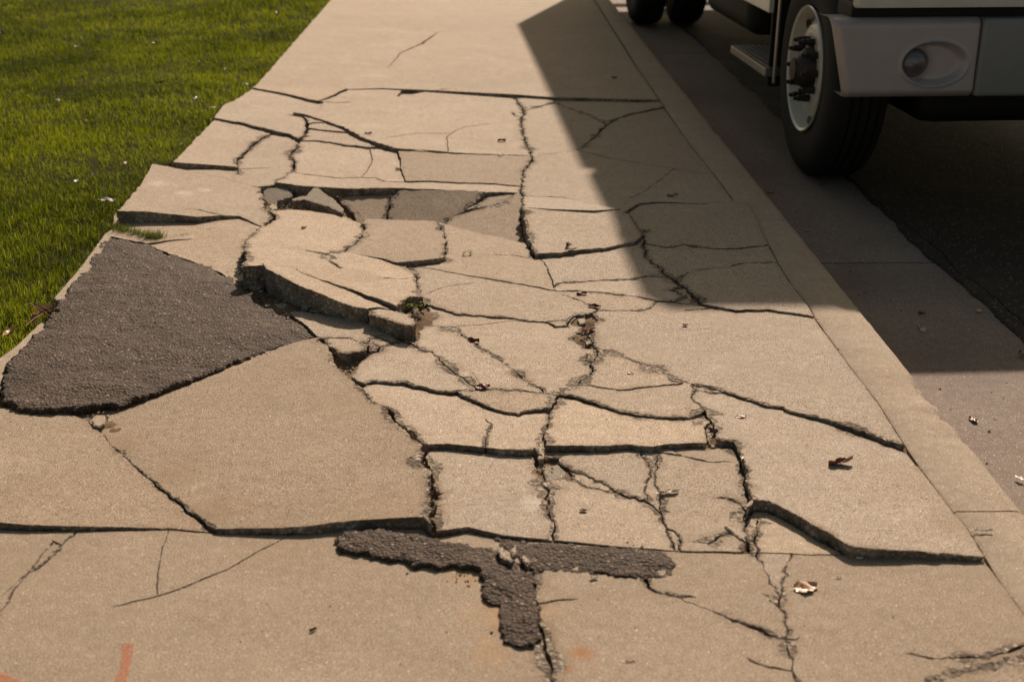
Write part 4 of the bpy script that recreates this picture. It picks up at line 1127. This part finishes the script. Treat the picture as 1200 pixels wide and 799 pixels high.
lf(983, 643, .035, M_LPAL, .9, 'whitish scrap under the raised near edge', curl=.6)
lf(1007, 655, .018, M_LPAL, 0, 'white crumb of leaf just over the near joint', curl=.5)
lf(696, 678, .020, M_LPAL, .1, 'white scrap in front of the thin tarmac strip', curl=.6)
lf(983, 677, .014, M_LPAL, 0, 'bleached speck right of the tan leaf', curl=.5)
lf(803, 382, .020, M_LBRN, 0, 'round dark scrap on the wide sunlit slab', curl=.7, wd=.9)
lf(712, 344, .012, M_LBRN, 0, 'dark speck on the low strip slab', curl=.4)
lf(738, 775, .024, M_LTAN, 0, 'thin pale stalk near the rust stain', curl=.1, wd=.15)
lf(1152, 622, .050, M_LPAL, -.05, 'pale twig of leaf on the curb', curl=.06, wd=.15)
lf(758, 271, .040, M_LTAN, .1, 'orange scrap by the shaded upright crack', curl=.4)
lf(788, 230, .060, M_LBRN, .1, 'dark leaf in the truck shadow beyond the curb joint', curl=.3)
lf(720, 92, .05, M_LBRN, .4, 'dark scrap in the shadow on the far slab', curl=.6)
for k, (px, py, mt, lab) in enumerate([(903,226,M_LTAN,'tan leaf on the shaded gutter beside the curb'),(964,217,M_LBRN,'brown leaf on the gutter by the front tyre'),(1080,367,M_LBRN,'flat brown leaf on the gutter'),(1082,387,M_LTAN,'dull tan leaf on the gutter nearer the camera'),
                          (1147,365,M_LTAN,'tan leaf near the asphalt edge'),(1197,415,M_LRED,'red brown leaf on the asphalt edge at the right'),(1140,493,M_LBRN,'dark leaf in the sunlit gutter'),(1194,560,M_LPAL,'white scrap in the sunlit gutter'),(945,271,M_LPAL,'pale scrap on the gutter')]):
    leaf(px, py, -.150 if px < 1190 else -.1415, .05 if 'scrap' not in lab else .035, mt, .3*k, lab, .25, 'dead_leaf', 0, .5)
LL = [(127,236,M_LPAL,.095,'large bleached leaf on the lawn by the raised corner slab'),(90,213,M_LPAL,.05,'white leaf in the lawn left of the raised slab'),(68,118,M_LPAL,.06,'white leaf in the middle of the lawn'),(181,52,M_LBRN,.09,'brown leaf far up the lawn'),
      (235,73,M_LBRN,.08,'dark leaf in the bright green lawn'),(188,98,M_LBRN,.09,'red brown leaf in the lawn before the walk'),(230,116,M_LBRN,.09,'brown leaf near the lawn edge'),(288,100,M_LPAL,.08,'pale leaf where the far joint meets the lawn'),
      (122,78,M_LBRN,.07,'dark leaf left of the middle of the lawn'),(3,40,M_LRED,.14,'dark red leaf at the left edge of the lawn'),(3,8,M_LBRN,.12,'dark leaf in the top left corner'),(148,192,M_LBRN,.07,'dark leaf half sunk in the lawn'),(49,172,M_LBRN,.05,'small dark leaf low in the lawn'),
      (325,16,M_LBRN,.10,'dark leaf far away near the walk'),(318,40,M_LBRN,.08,'second dark leaf far away near the walk'),(213,170,M_LPAL,.05,'pale scrap at the lawn edge before the walk'),(264,82,M_LPAL,.06,'pale leaf in the bright tuft'),(250,127,M_LPAL,.06,'white leaf low by the stepped edge'),
      (110,206,M_LBRN,.05,'brown scrap near the white leaf'),(178,148,M_LBRN,.06,'brown scrap by the walk in mid lawn'),(90,55,M_LPAL,.05,'pale speck in the far lawn'),(84,157,M_LBRN,.05,'dark speck in mid lawn')]
for k, (px, py, mt, L, lab) in enumerate(LL): leaf(px, py, .012, L*.8, mt, k*1.3, lab, .4, 'dead_leaf', 0, .55)
# litter caught where the edging strip is broken
for k, (px, py, lab) in enumerate([(52,362,'long curled leaf in the litter at the broken edging'),(44,371,'tan leaf in the litter at the broken edging'),(38,378,'dark leaf under the litter by the broken edging'),(60,368,'blackish leaf at the corner of the tarmac patch'),(12,392,'straw coloured leaf beside the worn strip')]):
    leaf(px, py, .004, .065, (M_LTAN, M_LTAN, M_LBRN, M_LBRN, M_LTAN)[k], 1.1*k, lab, .6, 'dead_leaf', .2, .4)
def twig(p0, p1, r, lab):
    a, b = at_z(*p0), at_z(*p1); bm = bmesh.new(); n = 6; rings = []
    for k in range(n):
        t = k/(n-1); c = a.lerp(b, t)+Vector((0, 0, r+.006*math.sin(t*3.1)+.002*n2(t, p0[0], 5))); rr = r*(1-.5*t)
        d = (b-a).normalized(); s_ = Vector((-d.y, d.x, 0)); rings.append([bm.verts.new(c+s_*math.cos(q*1.256)*rr+Vector((0, 0, 1))*math.sin(q*1.256)*rr) for q in range(5)])
    for x, y in zip(rings, rings[1:]):
        for q in range(5): bm.faces.new((x[q], x[(q+1) % 5], y[(q+1) % 5], y[q]))
    bm.faces.new(rings[0]); bm.faces.new(rings[-1][::-1])
    tag(bm_obj('twig', bm, M_LBRN), lab, 'twig', 'twigs')
twig((34,357,.01), (62,374,.012), .003, 'dry twig in the litter at the broken edging')
twig((30,383,.01), (56,366,.012), .002, 'thinner twig crossing the litter at the broken edging')
twig((553,437,.012), (563,452,.012), .0012, 'thin stalk sticking up beside the dark red leaf')

# ---------------------------------------------------------------- weeds and tufts in the cracks
def tuft(pxs, n, h, lab, name='grass_tuft', spread=.008, z=-.01, wdt=.002, tone=.45):
    P = [at_z(x, y, z) for x, y in pxs]; X = []; Y = []
    for k in range(n):
        i = rng.integers(0, len(P)-1) if len(P) > 1 else 0; t = rng.random(); a = P[i]; b = P[min(i+1, len(P)-1)]
        X.append(a.x+(b.x-a.x)*t+rng.normal()*spread); Y.append(a.y+(b.y-a.y)*t+rng.normal()*spread)
    X = np.array(X); Y = np.array(Y)
    o = blades(name, X, Y, np.full(n, z), h*(.5+.7*rng.random(n)), np.full(n, wdt), np.clip(tone+.35*rng.random(n)-.15, 0, .85), M_WEED, .8, rng)
    return tag(o, lab, 'weed', 'grass and weeds growing in the cracks')
tuft([(130,272),(150,277),(175,283),(190,284)], 900, .050, 'fringe of grass between the tarmac patch and the slab behind it', spread=.012)
tuft([(190,284),(210,282),(225,280)], 260, .026, 'low grass in the slit right of the long fringe', spread=.006)
tuft([(398,294),(410,288)], 70, .022, 'small grass tuft in the crack of the tilted slab')
tuft([(430,300),(444,296)], 30, .020, 'thin grass blades in the hairline right of the small tuft')
tuft([(490,305),(500,302)], 22, .022, 'sparse grass blades at the head of the tall crack')
tuft([(316,187),(326,190)], 40, .02, 'green moss tuft in the left forked crack')
def weed(px, py, n, s, lab, sp, zz=0):
    bm = bmesh.new(); p = at_z(px, py, zz)
    for k in range(n):
        a = random.random()*6.28; d = sp*random.random()**.7; x, y = math.cos(a)*d*1.5, math.sin(a)*d; z = random.uniform(.002, .014); r = s*random.uniform(.6, 1.2); q = random.random()*6.28; tl = random.uniform(-.5, .5)
        c = [bm.verts.new((x+math.cos(q+t)*r*(1 if t in (0, math.pi) else .6), y+math.sin(q+t)*r*(1 if t in (0, math.pi) else .6), z+math.sin(t+q)*r*tl)) for t in (0, .8, 1.6, 2.4, math.pi, 3.9, 4.7, 5.5)]
        bm.faces.new(c)
    o = bm_obj('weed', bm, M_WEED); o.location = p; at = o.data.attributes.new('tone', 'FLOAT', 'POINT')
    at.data.foreach_set('value', [random.uniform(.4, .95) for _ in o.data.vertices]); return tag(o, lab, 'weed', 'grass and weeds growing in the cracks')
weed(480, 360, 26, .008, 'leafy yellow green weed in the pocket right of the lip', .03, .012)
weed(470, 361, 12, .006, 'smaller leafy weed at the left of the pocket', .015, .03)
weed(545, 299, 10, .005, 'first sprig of tiny yellow weeds on the quiet slab', .008, .004)
weed(552, 298, 10, .005, 'second sprig of tiny yellow weeds on the quiet slab', .010, .004)

# ---------------------------------------------------------------- orange survey marks sprayed on the near slab
def mark(pxs, lab):
    P = [at_z(x, y, .0012) for x, y in pxs]; out = []
    for a, b in zip(P, P[1:]+P[:1]):
        n = max(1, int((b-a).length/.006))
        for q in range(n):
            p = a.lerp(b, q/n); out.append((p.x+n2(p.x, p.y, 90, 1)*.004, p.y+n2(p.x, p.y, 110, 2)*.004))
    no = len(out); v = [(a, b, .0012) for a, b in out]
    tag(mesh_obj('paint_mark', v, [tuple(range(no))], M_PAINTM, origin=Vector(v[0])), lab, 'paint mark', 'orange paint marks')
mark([(144,753),(156,752),(157,762),(153,780),(148,800),(142,830),(128,830),(133,800),(141,780)], 'faded orange paint stripe on the near slab')
mark([(-30,790),(-5,788),(12,790),(26,797),(34,812),(20,830),(-30,830)], 'orange paint blotch in the bottom left corner')

# ---------------------------------------------------------------- the parked truck
TR = empty('parked_truck', (1.568, 5.94, -.150), R(2.2))
tag(TR, 'white parked truck with grey bumper standing against the gutter', 'truck')
def box(bm, x0, x1, y0, y1, z0, z1, bev=0.0, seg=2):
    g = bmesh.ops.create_cube(bm, size=1); vs = g['verts']
    for v in vs: v.co = Vector(((x0+x1)/2+v.co.x*(x1-x0), (y0+y1)/2+v.co.y*(y1-y0), (z0+z1)/2+v.co.z*(z1-z0)))
    if bev:
        es = list({e for v in vs for e in v.link_edges}); bmesh.ops.bevel(bm, geom=es, offset=bev, segments=seg, affect='EDGES', profile=.6)
def lathe(prof, n=56, axis='x', bm=None, cx=0, cy=0, cz=0, flip=1):
    bm = bm or bmesh.new(); rings = []
    for h, r in prof:
        rings.append([bm.verts.new((cx+flip*h, cy+r*math.cos(2*math.pi*k/n), cz+r*math.sin(2*math.pi*k/n))) for k in range(n)])
    for a, b in zip(rings, rings[1:]):
        for k in range(n): bm.faces.new((a[k], a[(k+1) % n], b[(k+1) % n], b[k]))
    return bm, rings
RW = .525
def wheel(name, x, y, side, steel=True, rot=0):
    """side=+1: outer face towards -x"""
    bm, rg = lathe([(.03, .295), (.012, .31), (.006, .34), (0, .40), (.004, .455), (.018, .495), (.038, .515), (.06, RW-.003), (.085, RW), (.087, RW-.013), (.095, RW-.013), (.097, RW), (.125, RW), (.127, RW-.013), (.137, RW-.013), (.139, RW), (.170, RW), (.172, RW-.013), (.182, RW-.013), (.184, RW), (.212, RW), (.214, RW-.013), (.222, RW-.013), (.224, RW), (.24, RW-.004), (.262, .505), (.28, .45), (.284, .38), (.27, .30), (.03, .295)], 72)
    # tread grooves
    o = bm_obj('wheel', bm, M_TYRE, TR, True); o.location = (x, y, RW); o.rotation_euler = (0, 0, (math.pi if side < 0 else 0)+rot)
    bm, rg = lathe([(.004, .305), (-.004, .300), (.004, .288), (.045, .280), (.075, .272), (.078, .262), (.045, .225), (.030, .205), (.028, .175), (.030, .120), (.034, .115)], 64)
    # vent holes read as dark discs let into the flare
    rim = bm_obj('rim', bm, M_RIM, o, True)
    for k in range(5):
        bm = bmesh.new(); a = 2*math.pi*k/5+.9; n = 20; rr = .243
        ring = [bm.verts.new((.052+.012*math.cos(2*math.pi*q/n)*-.9, rr*math.cos(a)+.027*math.cos(2*math.pi*q/n)*math.cos(a)-.036*math.sin(2*math.pi*q/n)*math.sin(a), rr*math.sin(a)+.027*math.cos(2*math.pi*q/n)*math.sin(a)+.036*math.sin(2*math.pi*q/n)*math.cos(a))) for q in range(n)]
        bm.faces.new(ring)
        bm_obj('vent_hole', bm, M_DARK, rim)
    bm, rg = lathe([(.034, .108), (.005, .100), (-.022, .080), (-.040, .062), (-.045, .055), (-.056, .052), (-.058, .0)], 40)
    bm_obj('hub_cap', bm, M_NUT, rim, True)
    for k in range(10):
        a = 2*math.pi*k/10; cy, cz = .1425*math.cos(a), .1425*math.sin(a); bm = bmesh.new()
        lathe([(.03, .019), (-.004, .019), (-.006, .0165), (-.030, .0160), (-.034, .011), (-.050, .0105), (-.052, 0.0)], 6, bm=bm, cy=cy, cz=cz)
        bm_obj('lug_nut', bm, M_NUT, rim)
    return o
wheel('wheel', 0.0, 0.0, 1, rot=R(-1))
wheel('wheel', 2.30, 0.0, -1)
for x, s in ((-.012, 1), (.64, -1), (1.66, 1), (2.32, -1)): wheel('wheel', x, 5.55, s)
# bumper: end caps and centre piece, with recessed fog lamps
def bumper_end(sgn):
    """height field over (x, z) bowed at the outer end, with an oval recess"""
    bm = bmesh.new(); nx_, nz_ = 120, 64; G = []
    x0, x1, z0, z1 = -.156, .478, .550, .878
    for i in range(nx_+1):
        col = []
        for j in range(nz_+1):
            u, w = i/nx_, j/nz_
            x = x0+(x1-x0)*u; z = z0+(z1-z0)*w
            xs = x+ (0.080*(1-w))*(1-u)           # outer edge leans in towards the bottom
            y = -.868 + .030*max(0, (.05-u)/.05)**2 + .012*(w-.5)
            eb = min(w, 1-w); y += .030*max(0, 1-eb/.10)**2
            er = 1-u; y += .006*max(0, 1-er/.02)**2
            cxr, czr = .296, .692; a = (xs-cxr)/.143; c = (z-czr)/.093; q = a*a+c*c
            if q < 1:
                depth = .055*(.35+.65*min(1, max(0, (1-a)/1.4)))
                e_ = min(1, (1-q)*2.2); y += depth*e_*e_*(3-2*e_)
            if q < 1.3: y -= .005*math.exp(-((q-1.05)/.12)**2)
            if sgn < 0: xs = 2.30-xs
            col.append(bm.verts.new((xs, y, z)))
        G.append(col)
    for i in range(nx_):
        for j in range(nz_): bm.faces.new((G[i][j], G[i+1][j], G[i+1][j+1], G[i][j+1]))
    # return flanges top, bottom, outer
    def skirt(line, dy, dz=0):
        nl = [bm.verts.new((v.co.x+(.0), v.co.y+dy, v.co.z+dz)) for v in line]
        for a in range(len(line)-1): bm.faces.new((line[a], line[a+1], nl[a+1], nl[a]))
    skirt([c[-1] for c in G], .16, -.004); skirt([c[0] for c in G], .10, .004); skirt(G[0], .012); skirt(G[-1], .05)
    e = bm_obj('bumper_end', bm, M_BUMP, TR, True)
    cx_ = .214 if sgn > 0 else 2.30-.214
    bm = bmesh.new(); rings = []
    for h, r in ((.03, .074), (-.004, .074), (-.008, .070), (-.004, .064), (.006, .060)):
        rings.append([bm.verts.new((cx_+r*math.cos(2*math.pi*k/40), -.840+h, .692+r*math.sin(2*math.pi*k/40))) for k in range(40)])
    for a, b in zip(rings, rings[1:]):
        for k in range(40): bm.faces.new((a[k], a[(k+1) % 40], b[(k+1) % 40], b[k]))
    lp = bm_obj('fog_lamp', bm, M_BUMP, e, True)
    bm = bmesh.new(); rings = []
    for h, r in ((.006, .060), (-.012, .054), (-.026, .040), (-.033, .022), (-.036, .001)):
        rings.append([bm.verts.new((cx_+r*math.cos(2*math.pi*k/40), -.840+h, .692+r*math.sin(2*math.pi*k/40))) for k in range(40)])
    for a, b in zip(rings, rings[1:]):
        for k in range(40): bm.faces.new((a[k], a[(k+1) % 40], b[(k+1) % 40], b[k]))
    bm_obj('lens', bm, M_LENS, e, True)
bumper_end(1); bumper_end(-1)
bm = bmesh.new(); box(bm, .485, 1.815, -.873, -.72, .550, .878, .02, 3); box(bm, .70, 1.60, -.877, -.85, .62, .82, .015)
bm_obj('bumper_centre', bm, M_BUMP2, TR, True)
bm = bmesh.new(); box(bm, -.06, 2.36, -.80, -.60, .870, .935, .01); bm_obj('bumper_gap_trim', bm, M_DARK, TR)
# hood and fenders as one lofted shell
def loft(name, secs, mat):
    """secs: list of (y, x0, x1, z0, z1, r) rounded rectangles"""
    bm = bmesh.new(); rings = []
    for y, x0, x1, z0, z1, r in secs:
        ring = []
        for cx, cz, a0 in ((x1-r, z1-r, 0), (x0+r, z1-r, 90), (x0+.02, z0+.02, 180), (x1-.02, z0+.02, 270)):
            rr = r if a0 < 180 else .02
            for k in range(7):
                a = R(a0+k*15); ring.append(bm.verts.new((cx+rr*math.cos(a), y, cz+rr*math.sin(a))))
        rings.append(ring)
    n = len(rings[0])
    for a, b in zip(rings, rings[1:]):
        for k in range(n): bm.faces.new((a[k], a[(k+1) % n], b[(k+1) % n], b[k]))
    bm.faces.new(rings[0]); bm.faces.new(rings[-1][::-1])
    return bm_obj(name, bm, mat, TR, True)
hood = loft('hood', [(-.88, -.06, 2.36, .925, 1.20, .08), (-.86, -.08, 2.38, .922, 1.28, .10), (-.70, -.01, 2.31, .94, 1.36, .12), (-.56, .0, 2.30, 1.06, 1.42, .12), (.60, .0, 2.30, 1.10, 1.58, .14), (1.0, .03, 2.27, 1.10, 1.66, .14)], M_WHITE)
bm = bmesh.new(); box(bm, .70, 1.60, -.895, -.84, .99, 1.24, .02)
for k in range(6): box(bm, .72, 1.58, -.902, -.89, 1.01+k*.036, 1.03+k*.036)
bm_obj('grille', bm, M_DARK, TR)
for sx in (.25, 1.75):
    bm = bmesh.new(); box(bm, sx, sx+.32, -.897, -.84, 1.00, 1.18, .03, 3); bm_obj('headlight', bm, M_LENS, TR, True)
for s, x0, x1 in ((1, .0, .50), (-1, 1.80, 2.30)):
    bm = bmesh.new(); box(bm, x0, x1, .64, .665, .32, 1.12, .004)
    bm_obj('mud_flap', bm, M_DARK, TR)
bm = bmesh.new(); box(bm, -.008, .006, .50, .525, .36, 1.12, .004); bm_obj('fender_edge', bm, M_STEEL, TR)
cab = loft('cab', [(.74, .03, 2.27, .80, 1.70, .12), (.76, .02, 2.28, .80, 1.72, .14), (1.02, -.03, 2.33, .80, 2.72, .07), (1.24, -.04, 2.34, .80, 2.82, .07), (2.75, -.04, 2.34, .80, 2.82, .07)], M_WHITE)
bm = bmesh.new(); v = [bm.verts.new(p) for p in ((.18, .77, 1.80), (2.12, .77, 1.80), (2.08, .95, 2.50), (.22, .95, 2.50))]; bm.faces.new(v)
g = bmesh.ops.extrude_face_region(bm, geom=bm.faces[:]); bmesh.ops.translate(bm, verts=[e for e in g['geom'] if isinstance(e, bmesh.types.BMVert)], vec=(0, -.015, .003)); bm_obj('windscreen', bm, M_GLASS, TR)
for x0, x1 in ((-.006, .012), (2.288, 2.306)):
    bm = bmesh.new(); box(bm, x0, x1, 1.45, 2.35, 1.70, 2.40, .005); bm_obj('side_window', bm, M_GLASS, TR)
    bm = bmesh.new(); box(bm, x0-.002 if x0 < 1 else x0, x1 if x0 < 1 else x1+.002, 2.22, 2.34, 1.50, 1.54, .005); bm_obj('door_handle', bm, M_DARK, TR)
for s in (-1, 1):
    x = -.22 if s < 0 else 2.52
    bm = bmesh.new(); box(bm, x-.09, x+.09, .96, 1.04, 1.75, 2.15, .03, 3); box(bm, min(x, 1.15+s*1.15), max(x, 1.15+s*1.15), .99, 1.01, 2.05, 2.07); bm_obj('mirror', bm, M_DARK, TR, True)
# steps, tank skirt, chassis, box body
def step(x0, x1, y0, y1, z):
    bm = bmesh.new(); box(bm, x0, x1, y0, y1, z-.045, z, .004)
    for k in range(int((y1-y0)/.035)):
        for q in range(int((x1-x0-.04)/.035)):
            yy_, xx_ = y0+.03+k*.035, x0+.035+q*.035
            box(bm, xx_-.008, xx_+.008, yy_-.008, yy_+.008, z, z+.004)
    bm_obj('step', bm, M_STEEL, TR)
step(-.03, .27, .60, 1.42, .425); step(.05, .30, .95, 1.75, .76)
for ya in (.74, 1.34):
    bm = bmesh.new(); box(bm, .20, .24, ya, ya+.04, .42, .80); bm_obj('step_bracket', bm, M_DARK, TR)
bm = bmesh.new(); box(bm, -.03, .0, .62, 2.75, .715, .82, .006); bm_obj('sill_panel', bm, M_WHITE, TR)
bm = bmesh.new(); box(bm, .16, .75, 1.75, 3.1, .42, 1.0, .12, 4); bm_obj('fuel_tank', bm, M_DARK, TR, True)
bm = bmesh.new()
box(bm, .72, .80, -.6, 7.6, .70, .95); box(bm, 1.50, 1.58, -.6, 7.6, .70, .95); box(bm, .3, 2.0, -.10, .10, .42, .58, .03); box(bm, .3, 2.0, 5.4, 5.7, .40, .66, .05)
box(bm, .80, 1.50, -.3, 1.2, .50, 1.05, .05); box(bm, .95, 1.35, 1.2, 5.4, .55, .68, .03); box(bm, .30, 2.0, -.62, -.50, .60, .95)
bm_obj('chassis', bm, M_DARK, TR)
bm = bmesh.new(); box(bm, .42, 1.88, -.45, 2.9, .34, 1.0, .08, 3); bm_obj('under_light_block', bm, M_DARK, TR, True)  # added block under the engine, keeps light off the road below
body = loft('box_body', [(2.95, -.04, 2.34, 1.05, 2.82, .03), (7.72, -.04, 2.34, 1.05, 2.82, .03)], M_WHITE)
bm = bmesh.new(); box(bm, 0, 2.3, 7.60, 7.75, .55, .68, .01); bm_obj('rear_bar', bm, M_DARK, TR)
